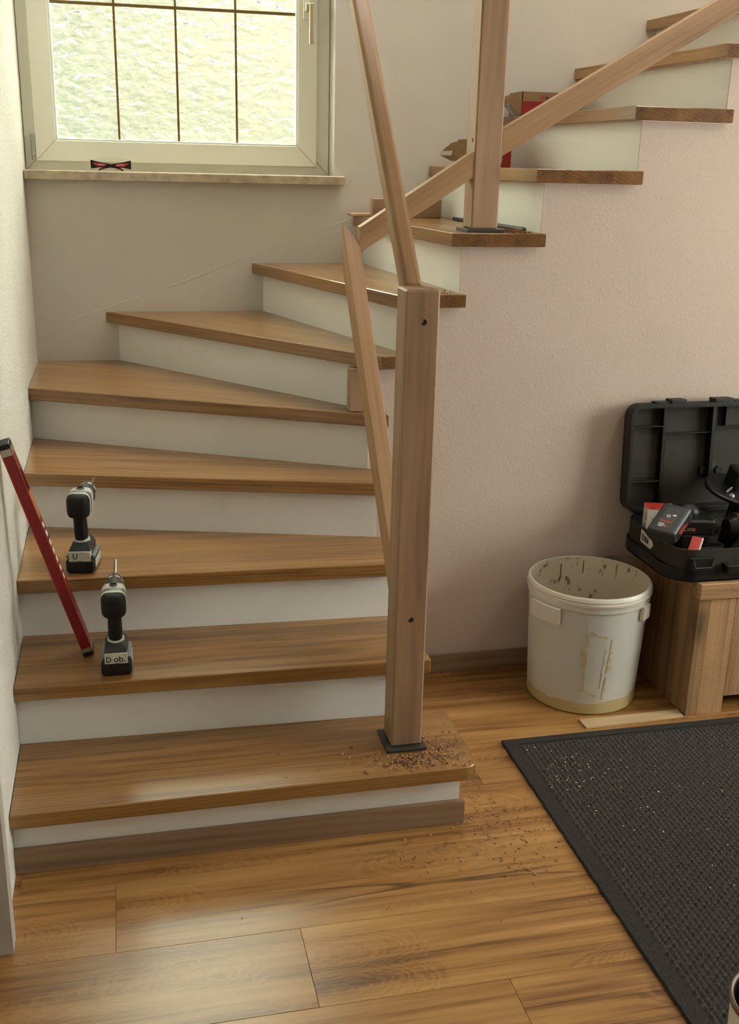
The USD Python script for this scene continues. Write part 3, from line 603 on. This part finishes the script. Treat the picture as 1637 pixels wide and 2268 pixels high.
obj('vial', lvm(cyl((0, .025, Lv-.13), (0, .025, Lv-.08), .0075)), M['drill_light'], lv)
obj('vial', lvm(cyl((0, .035, Lv/2-.026), (0, .035, Lv/2+.026), .0075)), M['drill_light'], lv)
obj('print_band', lvm(box(hw, hw+.0003, .004, .046, Lv-.215, Lv-.140)), M['orange_print'], lv)
for z in np.linspace(Lv-.40, Lv-.245, 7): obj('printed_mark', lvm(box(hw, hw+.0003, .016, .036, z, z+.014)), M['white_print'], lv)

# ------------------------------------------------------------------ cordless drills
def drill(name, label, loc, rz, text, bit):
    t = thing(name, label, 'drill', loc, rz, group='cordless drills on the treads')
    tx = lambda m: m
    bat = obj('battery', join(rbox(-.040, .040, -.056, .058, 0, .040, .010), rbox(-.034, .034, -.050, .05, .030, .050, .006)), M['black'], t)
    obj('battery_side', join(rbox(-.0395, -.029, -.040, .054, .0385, .0495, .003), rbox(.029, .0395, -.040, .054, .0385, .0495, .003)), M['drill_blue'], bat)
    obj('side_plate', join(rbox(.0385, .0408, -.035, .050, .010, .034, .001), rbox(-.0408, -.0385, -.035, .050, .010, .034, .001)), M['drill_light'], bat)
    foot = hull([(sx*.0290, sy, z) for sx in (-1, 1) for sy, z in ((-.052, .042), (.050, .042), (-.049, .066), (.047, .066))] + [(sx*.021, sy, z) for sx in (-1, 1) for sy, z in ((-.027, .084), (.034, .084))])
    fo = obj('foot', foot, M['drill_dark'], t, smooth=50)
    lb = obj('name_label', cut(rbox(-.0300, .0300, -.0545, -.030, .032, .064, .0020, 2), box(-.0075, .0075, -.07, -.045, .030, .0365)), M['tape'], fo, label='pale label with a handwritten name')
    w = meshkit.text_mesh(text, .0150, .0004, True); c = (w.bounds[0]+w.bounds[1])/2; w.apply_translation([-c[0], -c[1], 0])
    obj('handwriting', moved(w, M=frame((1, 0, 0), (0, .0, 1), (0, -1, 0), (-.001 if len(text) > 2 else -.012, -.0543, .0475 if len(text) > 2 else .0505))), M['ink'], fo)
    def sect(z, cy, rx, ry, n=28):
        a = np.arange(n)*2*np.pi/n; s = np.sign; e = .8
        return np.stack([rx*s(np.cos(a))*np.abs(np.cos(a))**e, cy+ry*s(np.sin(a))*np.abs(np.sin(a))**e, np.full(n, z)], 1)
    def loft(secs):
        n = len(secs[0]); V = np.vstack(secs); Fc = []
        for i in range(len(secs)-1):
            for j in range(n):
                a, b = i*n+j, i*n+(j+1) % n; Fc += [[a, b, b+n], [a, b+n, a+n]]
        V = np.vstack([V, secs[0].mean(0), secs[-1].mean(0)]); k = len(V)
        for j in range(n): Fc += [[k-2, (j+1) % n, j], [k-1, (len(secs)-1)*n+j, (len(secs)-1)*n+(j+1) % n]]
        return trimesh.Trimesh(V, np.array(Fc), process=False)
    obj('collar', loft([sect(.076, -.002, .0235, .028), sect(.087, -.002, .0215, .026), sect(.090, -.003, .019, .024)]), M['drill_light'], t, smooth=50)
    obj('grip', loft([sect(.080, -.004, .0150, .021), sect(.088, -.004, .0178, .0235), sect(.110, -.006, .0185, .0245), sect(.132, -.009, .0180, .0235), sect(.150, -.012, .0178, .024), sect(.168, -.014, .0185, .026), sect(.185, -.014, .018, .026)]), M['soft_black'], t, smooth=60)
    obj('trigger', rbox(-.0075, .0075, .010, .026, .132, .160, .004), M['black'], t)
    ax = frame((1, 0, 0), (0, 0, -1), (0, 1, 0), (0, 0, .190))
    def squash(m):      # housing a little taller than wide
        v, f = arr(m); v = v.copy(); x, z = v[:, 0].copy(), v[:, 2]-.190; r = np.hypot(x, z)+1e-9
        k = np.where(r > 1e-6, .955*np.maximum((x/r)**4+(z/r)**4, .25)**-.25, 1.0); v[:, 0] = x*k; v[:, 2] = .190+z*k*1.10; return trimesh.Trimesh(v, f, process=False)
    obj('motor_cap', squash(lathe([(0, -.052), (.014, -.0515), (.024, -.048), (.030, -.041), (.0330, -.030), (.0335, -.024), (0, -.024)], 40, ax)), M['soft_black'], t, smooth=40)
    obj('motor_band', squash(lathe([(.028, -.026), (.0338, -.025), (.0342, -.016), (.0338, -.012), (.028, -.011)], 40, ax)), M['drill_light'], t, smooth=40)
    ho = obj('housing', squash(lathe([(0, -.013), (.0325, -.012), (.0338, -.004), (.0338, .012), (.0332, .030), (.0318, .044), (0, .044)], 40, ax)), M['drill_grey'], t, smooth=40)
    obj('top_shell', squash(lathe([(.0300, .004), (.0342, .006), (.0344, .020), (.0338, .034), (.0326, .042), (.030, .043)], 40, ax)), M['drill_light'], ho, smooth=40)
    obj('selector', join(lathe([(0, 0), (.0105, 0), (.0105, .003), (.0085, .0042), (.0075, .0030), (0, .0030)], 28, frame((1, 0, 0), (0, 1, 0), (0, 0, 1), (0, .022, .2265)))), M['drill_grey'], ho, smooth=30)
    obj('selector_knob', rbox(-.0078, .0078, .0200, .0240, .2285, .2330, .0015), M['black'], ho)
    obj('torque_collar', lathe([(0, .043), (.0322, .043), (.0328, .048), (.0318, .070), (.0295, .076), (0, .076)], 40, ax), M['drill_dark'], t, smooth=30)
    ch = obj('chuck', lathe([(0, .075), (.0275, .076), (.0272, .088), (.0255, .105), (.0252, .124), (.0215, .148), (.0145, .168), (.0095, .176), (0, .176)], 36, ax), M['anthracite'], t, smooth=30)
    pads = []
    for k in range(8):
        a0, a1 = k*math.pi/4+.16, k*math.pi/4+.62; P = []
        for a in np.linspace(a0, a1, 4):
            for y, r in ((.113, .0262), (.127, .0248)):
                for rr in (r, r-.004): P.append((rr*math.cos(a), y, .190+rr*math.sin(a)))
        pads.append(hull(P))
    obj('chuck_pad', join(*pads), M['white_print'], ch, label='white grip marks on the chuck')
    if bit == 'twist':
        zz = np.linspace(0, 1, 49); V, Fc = [], []
        for i, s in enumerate(zz):
            for j in range(8):
                a = j*math.pi/4; r = .0038*(1 if j % 4 < 2 else .55)*(1-.7*max(0, s-.94)/.06)
                an = a+s*6*2*math.pi; V.append((r*math.cos(an), .150+s*.165, .190+r*math.sin(an)))
        for i in range(48):
            for j in range(8):
                a, b = i*8+j, i*8+(j+1) % 8; Fc += [[a, b+8, b], [a, a+8, b+8]]
        obj('drill_bit', trimesh.Trimesh(np.array(V), np.array(Fc), process=False), M['steel'], t, smooth=False)
    else:
        obj('driver_bit', join(cyl((0, .16, .190), (0, .245, .190), .0042, 6), cyl((0, .245, .190), (0, .262, .190), .0036, 12, .0012)), M['steel'], t)
    return t
drill('cordless_drill', 'black and grey cordless drill with a twist bit, on the lower of two treads', (.261, 1.2285, Z[2]+.0005), -1, 'D ob.', 'twist')
drill('cordless_drill', 'black and grey cordless drill with a short driver bit, on the upper of two treads', (.178, 1.512, Z[3]+.0005), -8, 'U', 'driver')

# ------------------------------------------------------------------ cardboard boxes on the upper treads
bx = thing('cardboard_box', 'red and brown cardboard box with flaps spread open, half hidden by the upper post', 'box', (0, 0, 0))
x0, x1, y0, y1, z0, z1 = 1.600, 1.733, 2.45, 2.68, Z[9]+.0005, Z[9]+.098
th = .003
obj('body', join(box(x0, x1, y0, y0+th, z0, z1), box(x0, x1, y1-th, y1, z0, z1), box(x0, x0+th, y0, y1, z0, z1), box(x1-th, x1, y0, y1, z0, z1), box(x0, x1, y0, y1, z0, z0+th)), M['cardboard'], bx, smooth=False)
obj('front_print', box(x0, x1+.0004, y0-.0006, y0, z0, z1-.004), M['red_card'], bx)
obj('side_print', box(x1, x1+.0006, y0, y1, z0, z1-.004), M['red_card'], bx)
obj('printed_mark', box(x1-.046, x1-.032, y0-.0009, y0-.0006, z0+.014, z0+.042), M['print_grey'], bx)
def plate(o, a, b, t=.003): 
    o, a, b = (np.array(q, float) for q in (o, a, b)); n = np.cross(a, b); n = n/np.linalg.norm(n)*t/2
    return hull([o+s*n+q for s in (-1, 1) for q in (0*a, a, b, a+b)])
def card(pts, y, t, lean=0.0):
    return hull([(x, y+e+lean*(1.58-x), z) for x, z in pts for e in (0, t)])
obj('flap', card([(1.481, 1.704), (1.489, 1.718), (1.497, 1.728), (1.518, 1.746), (1.545, 1.755), (1.590, 1.760), (1.602, 1.684), (1.519, 1.684)], 2.462, .003, .5), M['cardboard'], bx)
obj('flap', card([(1.523, 1.702), (1.527, 1.716), (1.536, 1.730), (1.556, 1.745), (1.602, 1.750), (1.602, 1.690), (1.540, 1.688)], 2.446, .003, .1), M['cardboard'], bx)
obj('flap_edge', card([(1.481, 1.703), (1.490, 1.7175), (1.521, 1.7195), (1.518, 1.7025)], 2.456, .003, .5), M['card_white'], bx)
bx2 = thing('cardboard_box', 'red cardboard box with a brown top band, further up behind the rail', 'box')
x0, x1, y0, y1, z0, z1 = 1.826, 2.03, 2.62, 2.755, Z[10]+.0005, Z[10]+.087
obj('body', join(box(x0, x1, y0, y0+th, z0, z1), box(x0, x1, y1-th, y1, z0, z1), box(x0, x0+th, y0, y1, z0, z1), box(x1-th, x1, y0, y1, z0, z1), box(x0, x1, y0, y1, z0, z0+th)), M['cardboard'], bx2, smooth=False)
obj('red_print', box(x0, x1, y0-.0006, y0, z0, z1-.034), M['red_card'], bx2)
obj('emblem', join(box(x0+.074, x0+.087, y0-.0006, y0, z1-.018, z1-.0125), box(x0+.074, x0+.087, y0-.0006, y0, z1-.0265, z1-.021)), M['red_bright'], bx2, label='small red emblem of two bars')
obj('lettering', moved(meshkit.text_mesh('W', .010, .0004, True), M=frame((1, 0, 0), (0, 0, 1), (0, -1, 0), (x0+.092, y0-.0002, z1-.0255))), M['ink'], bx2)
fl_ = [(x0, y0+.002, z0+.006), (x0, y0+.002, z1), (x0-.032, y0+.004, z1-.008), (x0-.064, y0+.01, z1-.020), (x0-.066, y0+.01, z1-.034)]
obj('flap', hull([np.array(p)+[0, s*.0015, 0] for p in fl_ for s in (-1, 1)]), M['cardboard'], bx2)
f2 = [(x0-.010, y0+.012, z0+.000), (x0-.035, y0+.010, z0+.0005), (x0-.085, y0+.014, z0+.058), (x0-.066, y0+.016, z0+.056)]
obj('side_flap', hull([np.array(p)+[0, s*.0012, 0] for p in f2 for s in (-1, 1)]), M['print_grey'], bx2, label='grey printed flap')

# ------------------------------------------------------------------ bucket
bk = thing('bucket', 'large white plastic bucket with dried glue stains beside the bench', 'bucket', (1.7605, 1.5415, 0))
hb, rb_, rt_ = .4085, .1766, .1940
rad = lambda z: rb_+(rt_-rb_)*z/hb
obj('shell', lathe([(0, .002), (rb_-.012, .002), (rb_-.006, 0), (rb_, .006), (rad(.2), .2), (rad(hb), hb-.004), (rad(hb)-.0015, hb), (rad(hb)-.003, hb-.004), (rad(.2)-.003, .2), (rb_-.003, .008), (0, .008)], 96), M['bucket'], bk, smooth=40)
obj('liner', lathe([(0, .0085), (rb_-.0036, .0085), (rad(.2)-.0036, .2), (rad(hb)-.0036, hb-.005), (rad(hb)-.0034, hb-.005), (rad(.2)-.0034, .2), (rb_-.0032, .0083), (0, .0083)], 96), M['bucket_in'], bk, smooth=40, label='stained inside of the bucket')
obj('rim', lathe([(rad(hb)-.004, hb-.003), (rad(hb)-.003, hb+.001), (rad(hb)+.001, hb+.001), (.1985, hb-.004), (.2005, hb-.012), (.1975, hb-.015), (.2015, hb-.019), (.2015, hb-.026), (.1975, hb-.028), (.1965, hb-.048), (.1950, hb-.050), (rad(hb-.05)-.001, hb-.050)], 96), M['bucket'], bk, smooth=30)
def arc_plate(a0, a1, z0, z1, r0, r1, n=12):
    P, Fc = [], []
    for k in range(n+1):
        a = math.radians(a0+(a1-a0)*k/n)
        for r, z in ((r0, z0), (r1, z0), (r1, z1), (r0, z1)): P.append((r*math.cos(a), r*math.sin(a), z))
    for k in range(n):
        for j in range(4):
            a, b = k*4+j, k*4+(j+1) % 4; Fc += [[a, b+4, b], [a, a+4, b+4]]
    Fc += [[0, 1, 2], [0, 2, 3], [n*4, n*4+2, n*4+1], [n*4, n*4+3, n*4+2]]
    m = trimesh.Trimesh(np.array(P), np.array(Fc), process=False); m.fix_normals(); return m
obj('handle_lug', arc_plate(189, 221, hb-.098, hb-.046, .1925, .2125), M['bucket'], bk)
obj('handle_lug', arc_plate(303, 316, hb-.090, hb-.045, .1925, .2060), M['bucket'], bk)
g = np.random.default_rng(5); gl_ = []
def smear(a0, z0, a1, z1, wd):
    n = 16
    for k in range(n):
        t0 = k/n; a = a0+(a1-a0)*t0+g.normal(0, .4); z = z0+(z1-z0)*t0+g.normal(0, .002); w2 = wd*g.uniform(.35, 1.4)
        if g.random() < .06: continue
        da = (a1-a0)/n; dz = (z1-z0)/n; r = rad(z)+.0002
        P = []
        for s in np.linspace(0, 1.1, 4):
            for (ea, ez) in ((-1, -1), (1, -1), (1, 1), (-1, 1)):
                aa = math.radians(a+da*s+ea*(w2/r*57.3 if abs(dz) > abs(da/57.3*r) else .3)); ze = z+dz*s+ez*(w2 if abs(dz) <= abs(da/57.3*r) else .001)
                P += [(r*math.cos(aa), r*math.sin(aa), ze), ((r+.0006)*math.cos(aa), (r+.0006)*math.sin(aa), ze)]
        gl_.append(hull(P))
for a_ in [(248, .295, 266, .275, .0034), (248, .295, 246, .09, .0042), (243, .24, 247, .14, .0046), (272, .27, 268, .06, .0040), (247, .09, 262, .07, .0034), (266, .24, 264, .10, .0026)]: smear(*a_)
obj('glue_stain', join(*gl_), M['glue'], bk, label='crusty outline of dried glue')
dr = []
for a_, z0, z1, w2 in ((96, .33, .385, .002), (72, .35, .395, .0018)):
    r0 = rad((z0+z1)/2)-.0042; aa = math.radians(a_); t_ = np.array([-math.sin(aa), math.cos(aa), 0]); c_ = np.array([r0*math.cos(aa), r0*math.sin(aa), 0])
    obj('drip', hull([c_+t_*w2*s+[0, 0, z]+np.array([math.cos(aa), math.sin(aa), 0])*e for s in (-1, 1) for z in (z0, z1) for e in (-.001, 0)]), M['rust_stain'], bk, label='brown drip on the inner wall')

# ------------------------------------------------------------------ bench with the open tool case
bn = thing('storage_bench', 'low wood-grain storage bench standing at the right against the wall', 'bench')
V_ = ((0, 0, 1), (1, 0, 0))
obj('top', box(2.020, 3.30, 1.302, 1.745, .4055, .4575, .0015), M['bench_wood'], bn, grain=((1, 0, 0), (0, 0, 1)))
obj('side_panel', box(2.024, 2.153, 1.310, 1.745, 0, .4055, .0012), M['bench_wood'], bn, grain=((0, 0, 1), (0, 1, 0)))
obj('side_panel', box(3.167, 3.296, 1.310, 1.745, 0, .4055, .0012), M['bench_wood'], bn, grain=V_)
obj('drawer_front', box(2.157, 2.658, 1.316, 1.336, .056, .401, .0012), M['bench_wood'], bn, grain=((0, 0, 1), (1, 0, 0)))
obj('drawer_front', box(2.662, 3.163, 1.316, 1.336, .056, .401, .0012), M['bench_wood'], bn, grain=V_)
obj('carcass', box(2.153, 3.167, 1.34, 1.74, .045, .4055), M['tool_black'], bn)

TC = .4575
cs = thing('tool_case', 'open black plastic tool case lying on the bench with its lid against the wall', 'tool case', (0, 0, 0))
cx0, cx1, cy0, cy1 = 1.932, 2.62, 1.330, 1.715
bh = .105
def tray(x0, x1, y0, y1, z0, z1, r, t, floor):
    o = sg.Polygon(rpoly([(x0, y0), (x1, y0), (x1, y1), (x0, y1)], r, 6)); i = o.buffer(-t)
    m = trimesh.util.concatenate([moved(extrude(sg.Polygon(o.exterior.coords, [i.exterior.coords]), z1-z0), (0, 0, z0)), moved(extrude(o, floor), (0, 0, z0))]); return m
obj('base', tray(cx0+.012, cx1, cy0+.004, cy1, TC, TC+bh*.97, .075, .006, .006), M['case_grey'], cs, smooth=30)
obj('base_rim', tray(cx0, cx1+.01, cy0-.004, cy1+.004, TC+.0004, TC+.040, .090, .016, .004), M['case_black'], cs, smooth=30)
obj('inner_wall', box(cx0+.02, 2.180, 1.463, 1.467, TC+.006, TC+.06), M['case_grey'], cs)
lt_ = obj('latch', join(rbox(1.985, 2.065, cy0-.012, cy0+.004, TC+.038, TC+.082, .003, 2)), M['case_black'], cs)
obj('latch_bail', join(cyl((1.990, cy0-.016, TC+.076), (1.998, cy0-.018, TC+.052), .0022, 8), cyl((2.060, cy0-.016, TC+.076), (2.052, cy0-.018, TC+.052), .0022, 8), cyl((1.998, cy0-.018, TC+.052), (2.052, cy0-.018, TC+.052), .0022, 8)), M['anthracite'], lt_)
obj('handle', join(rbox(2.10, 2.13, cy0-.022, cy0+.006, TC+.030, TC+.058, .004, 2), rbox(2.30, 2.33, cy0-.022, cy0+.006, TC+.030, TC+.058, .004, 2), rbox(2.10, 2.33, cy0-.030, cy0-.014, TC+.030, TC+.058, .006, 2)), M['case_black'], cs)
sk = [(0, 0), (.0, .034), (.055, .026), (.062, .016), (.050, .004), (.046, .000)]
obj('sticker', moved(extrude([(a_, b_) for a_, b_ in [(0, .010), (0, .052), (.018, .050), (.050, .040), (.078, .036), (.086, .022), (.070, .006)]], .0006), M=frame((0, -1, 0), (0, 0, 1), (-1, 0, 0), (cx0+.0122, 1.575, TC+.043))), M['card_white'], cs, label='torn white barcode label')
obj('barcode', join(*[box(cx0+.0108, cx0+.0114, 1.575-.010-i*.006-(.002 if i % 3 else .0038), 1.575-.010-i*.006, TC+.060, TC+.084-.0010*i) for i in range(8)]), M['ink'], cs)
# lid: upright tray, open side to the room
LT = frame((1, 0, 0), (0, math.sin(math.radians(4.5)), math.cos(math.radians(4.5))), (0, -math.cos(math.radians(4.5)), math.sin(math.radians(4.5))), (0, cy1-.004, TC+bh+.012))
lx0, lx1, lh, ld = 1.926, 2.60, .362, .052
def lid(m): return moved(m, M=LT)        # local x = x, y = up the lid, z = towards the room
o = sg.Polygon(rpoly([(lx0, 0), (lx1, 0), (lx1, lh), (lx0, lh)], .042, 8)); i_ = o.buffer(-.012)
ld_ = obj('lid', lid(trimesh.util.concatenate([extrude(sg.Polygon(o.exterior.coords, [i_.exterior.coords]), ld), extrude(o, .004)])), M['case_grey'], cs, smooth=30)
obj('lid_rim', lid(extrude(sg.Polygon(o.buffer(.003).exterior.coords, [o.buffer(-.007).exterior.coords]), .006, frame((1, 0, 0), (0, 1, 0), (0, 0, 1), (0, 0, ld)))), M['case_black'], ld_, smooth=30)
RB = M['case_black']
def lb(x0, x1, y0, y1, d): return lid(box(x0, x1, y0, y1, .004, d, .0008))
obj('lid_rib', lb(2.052, 2.062, .014, lh-.012, .030), RB, ld_)
obj('lid_rib', lb(2.228, 2.242, .10, lh-.012, .036), RB, ld_)
obj('lid_rib', lb(2.062, 2.228, lh-.103, lh-.100, .030), M['case_grey'], ld_)
obj('lid_rib', lb(lx0+.012, 2.052, lh-.078, lh-.075, .030), M['case_grey'], ld_)
obj('lid_rib', lb(lx0+.012, 2.052, .098, .101, .030), M['case_grey'], ld_)
obj('lid_rib', lb(2.242, 2.40, lh-.086, lh-.083, .030), M['case_grey'], ld_)
obj('lid_rib', lb(2.285, 2.297, lh-.083, lh-.012, .022), RB, ld_)
obj('lid_panel', lb(2.075, 2.215, .02, .235, .0065), M['case_grey'], ld_)
obj('lid_panel', lb(lx0+.022, 2.046, .108, lh-.105, .0065), M['case_grey'], ld_)
obj('lid_clip', lb(2.062, 2.070, .118, .140, .024), RB, ld_); obj('lid_clip', lb(2.205, 2.228, .118, .142, .024), RB, ld_)
obj('lid_socket', lid(join(hull([(2.242, .116, .004), (2.242, .116, .030), (2.242, .165, .004), (2.242, .165, .030), (2.262, .165, .004), (2.275, .130, .004), (2.275, .118, .022)]), cyl((2.268, .130, .004), (2.268, .130, .034), .012))), RB, ld_)
for xa, xb in ((2.062, 2.118), (2.222, 2.292)):
    la = obj('lid_latch', lid(rbox(xa, xb, lh-.004, lh+.016, .012, ld+.004, .003, 2)), RB, cs)
for x0, x1 in ((2.012, 2.060), (2.296, 2.42)): obj('lid_step', lid(box(x0, x1, lh-.002, lh+.008, .014, ld)), RB, cs)

# things lying in the tool case
def placed(name, label, cat, loc, rx=0, ry=0, rz=0): return thing(name, label, cat, loc, rz, rx=rx, ry=ry)
sb = placed('screw_box', 'small red and white cardboard box standing behind the battery pack in the tool case', 'box', (2.0065, 1.585, TC+.080), rz=-18, ry=0, rx=0)
obj('body', box(-.045, .045, -.038, .038, 0, .085, .001), M['card_white'], sb)
obj('red_top', box(-.045, .022, -.038, .038, .085, .0856), M['red_bright'], sb); obj('orange_top', box(.022, .045, -.038, .038, .085, .0856), M['card_orange'], sb)
obj('orange_side', box(.0450, .0456, -.038, .038, 0, .085), M['card_orange'], sb)
obj('side_print', join(*[box(-.0456, -.045, -.034+.0, -.004, z, z+.004) for z in (.015, .026, .048, .060)] + [box(-.030, .01, -.0386, -.038, z, z+.004) for z in (.02, .035, .052)]), M['print_grey'], sb)
obj('top_mark', join(box(-.034, -.020, -.026, -.016, .0856, .0860)), M['ink'], sb)
ch = placed('battery_pack', 'dark grey battery pack with a printed display panel lying tilted in the tool case', 'battery', (1.976, 1.448, TC+.139), rx=30, rz=-54)
obj('body', rbox(-.048, .048, -.064, .064, 0, .045, .011, 3), M['drill_dark'], ch)
obj('edge_band', rbox(.0465, .0492, -.050, .050, .008, .036, .001, 2), M['black'], ch)
obj('band_print', join(box(.0492, .0496, -.036, .002, .024, .029), box(.0492, .0496, -.030, .020, .014, .019)), M['red_bright'], ch)
pn = obj('panel', box(-.024, .024, -.046, .044, .0448, .0458, .0004), M['panel_grey'], ch, label='display panel with symbols')
obj('red_stripe', box(-.023, .018, -.020, -.014, .0458, .0462), M['red_bright'], pn)
obj('button', cyl((-.004, .006, .0456), (-.004, .006, .0468), .0062, 20), M['white_print'], pn)
obj('button_mark', cyl((-.004, .006, .0466), (-.004, .006, .0470), .0030, 14), M['panel_grey'], pn)
for q_ in ((.008, .019, .010, .017), (-.020, -.002, -.030, -.027), (-.020, .002, -.036, -.033), (-.018, -.004, -.042, -.039)): obj('panel_print', box(*q_, .0458, .0462), M['white_print'], pn)
obj('panel_mark', box(.002, .008, -.043, -.036, .0458, .0462), M['red_bright'], pn)
sn = placed('sander', 'black hand power tool with a rounded head lying in the middle of the tool case', 'power tool', (2.094, 1.512, TC+.070), rz=-12)
hd_ = trimesh.creation.icosphere(3, 1.0); hd_.apply_scale([.040, .036, .032]); hd_.apply_translation([-.015, .03, .085])
obj('head', hd_, M['tool_black'], sn)
obj('body', join(rbox(-.055, .065, -.030, .045, .02, .078, .014, 3), rbox(-.050, .050, -.028, .04, -.05, .03, .012, 3)), M['tool_black'], sn)
obj('neck', cyl((.055, .008, .048), (.078, .008, .050), .030, 24, .026), M['case_grey'], sn)
obj('lettering', moved(meshkit.text_mesh('LXPE', .010, .0005), M=frame((1, 0, 0), (0, 0, 1), (0, -1, 0), (-.040, -.030, .040))), M['drill_light'], sn)
obj('lettering_mark', box(-.012, -.003, -.0306, -.030, .040, .050), M['red_side'], sn)
rn = placed('ring_adapter', 'stack of worn metal rings at the right in the tool case', 'adapter', (2.238, 1.474, TC+.118))
axx = frame((0, 1, 0), (0, 0, 1), (1, 0, 0))
obj('body', lathe([(0, -.050), (.030, -.050), (.044, -.030), (.048, -.005), (.046, .030), (.030, .05), (0, .05)], 40, axx), M['tool_black'], rn, smooth=30)
for k_, xx in enumerate((-.022, -.006, .010)): obj('ring', lathe([(.040, xx-.005), (.0500-.001*k_, xx-.005), (.0505-.001*k_, xx+.003), (.040, xx+.004)], 40, axx), M['gold_grey'], rn, smooth=30)
obj('foot', rbox(-.035, .05, -.014, .03, -.105, -.02, .010, 2), M['tool_black'], rn)
sg_ = placed('guard_disc', 'black half-round tool guard with a small lever leaning in the tool case', 'tool guard', (2.272, 1.562, TC+.215), rx=12, ry=6)
obj('disc', lathe([(0, -.012), (.095, -.012), (.112, -.006), (.115, .004), (.108, .008), (.09, .004), (0, .004)], 48), M['tool_black'], sg_, smooth=30)
obj('hub', join(rbox(-.030, .06, -.02, .06, .0, .070, .010, 2)), M['tool_black'], sg_)
obj('lever', plate((-.070, -.035, .0095), (.032, .026, .006), (.003, -.005, 0), .004), M['zinc'], sg_); obj('bolt', lathe([(0, .012), (.006, .011), (.009, .006), (.009, .002), (0, .002)], 20, frame((1, 0, 0), (0, 1, 0), (0, 0, 1), (-.058, -.055, .002))), M['zinc'], sg_)
obj('stem', cyl((.02, -.004, -.195), (.02, .01, -.01), .026, 24), M['tool_black'], sg_)
rs_ = placed('red_booklet', 'flat red box wedged in the front of the tool case', 'box', (2.044, 1.414, TC+.066), rx=26, rz=-40)
obj('cover', box(-.016, .016, -.040, .062, 0, .010, .0008), M['red_bright'], rs_); obj('edge', box(.016, .019, -.040, .062, .001, .009), M['card_white'], rs_)
obj('foot', box(-.012, .012, -.030, .030, -.038, 0), M['red_card'], rs_)
pp = placed('paper_tag', 'small folded white paper tag beside the rounded tool head', 'paper', (2.062, 1.575, TC+.115), rz=15, ry=15)
obj('sheet', box(-.020, .020, -.001, .001, -.03, .045), M['card_white'], pp)

# ------------------------------------------------------------------ floor things
tag(obj('wood_strip', slab([(1.674, 1.290), (2.016, 1.302), (2.018, 1.3475), (1.673, 1.3455)], 0, .006, .0006), M['pale_wood'], None, grain=((1, .03, 0), (0, 0, 1))), 'thin pale wood strip lying on the floor between bucket and rug', 'wood strip')
rg = thing('rug', 'dark grey woven rug with a bound edge on the floor', 'rug', (0, 0, 0))
rx0, rx1, ry0, ry1 = 1.382, 3.0, -.9, 1.262
obj('backing', box(rx0+.004, rx1, ry0, ry1-.004, 0, .006), M['rug_edge'], rg)
obj('border', join(box(rx0+.006, rx0+.045, ry0, ry1-.006, .006, .0088), box(rx0+.045, rx1, ry1-.030, ry1-.006, .006, .0088)), M['rug_border'], rg)
eb = []
yy = np.linspace(ry0, ry1-.004, 120); wob = .0008*np.sin(yy*90)
for k_ in range(119): eb.append(cyl((rx0+.004+wob[k_], yy[k_], .0050), (rx0+.004+wob[k_+1], yy[k_+1]+.0005, .0050), .0049, 8))
xx = np.linspace(rx0+.004, rx1, 90)
for k_ in range(89): eb.append(cyl((xx[k_], ry1-.004, .0050), (xx[k_+1]+.0005, ry1-.004, .0050), .0049, 8))
obj('edge_binding', join(*eb), M['rug_edge'], rg, smooth=60)
pit_x, pit_y = .0150, .0118
ix = int((rx1-rx0-.048)/pit_x); iy = int((ry1-.032-ry0)/pit_y)
u = np.linspace(-.5, .5, 4); hgt = np.array([0, 1, 1, 0.])
cellV = []; gx, gy = np.meshgrid(np.arange(ix), np.arange(iy), indexing='ij'); gx, gy = gx.ravel(), gy.ravel()
odd = (gx+gy) % 2
gr_ = np.random.default_rng(3); jz = gr_.uniform(.75, 1.15, len(gx))
sx = np.where(odd, .98, .84); sy = np.where(odd, .82, .98); tiltx = np.where(odd, .0026, .0046)
Vv = np.zeros((len(gx), 16, 3))
for a_ in range(4):
    for b_ in range(4):
        hh = min(hgt[a_], hgt[b_]) if True else 0
        Vv[:, a_*4+b_, 0] = rx0+.048+(gx+.5)*pit_x+u[a_]*pit_x*sx+(gy % 2)*.0
        Vv[:, a_*4+b_, 1] = ry0+(gy+.5)*pit_y+u[b_]*pit_y*sy
        Vv[:, a_*4+b_, 2] = .0058+hh*np.where(odd, .0030, .0052)*jz+tiltx*u[a_]*hh
q_ = []
for a_ in range(3):
    for b_ in range(3):
        i0 = a_*4+b_; q_ += [[i0, i0+4, i0+5], [i0, i0+5, i0+1]]
Ff = (np.arange(len(gx))[:, None, None]*16+np.array(q_)[None]).reshape(-1, 3)
wv = obj('weave', trimesh.Trimesh(Vv.reshape(-1, 3), Ff, process=False), M['rug'], rg, smooth=True); wv.SetCustomDataByKey('kind', 'stuff')
bi = thing('small_bin', 'white bin with a brown rim at the bottom right corner on the rug', 'bin', (1.459, -.054, .0105))
obj('body', lathe([(0, 0), (.086, 0), (.088, .004), (.0945, .185), (.0915, .185), (.085, .006), (0, .006)], 64), M['bin_white'], bi, smooth=40)
obj('liner', lathe([(0, .0065), (.0845, .0065), (.0910, .182), (.0905, .182), (.084, .0068), (0, .0068)], 64), M['black'], bi, smooth=40)
obj('rim', lathe([(.0900, .180), (.0905, .188), (.0945, .191), (.0985, .188), (.0985, .180), (.0945, .177)], 64), M['bin_rim'], bi, smooth=40)
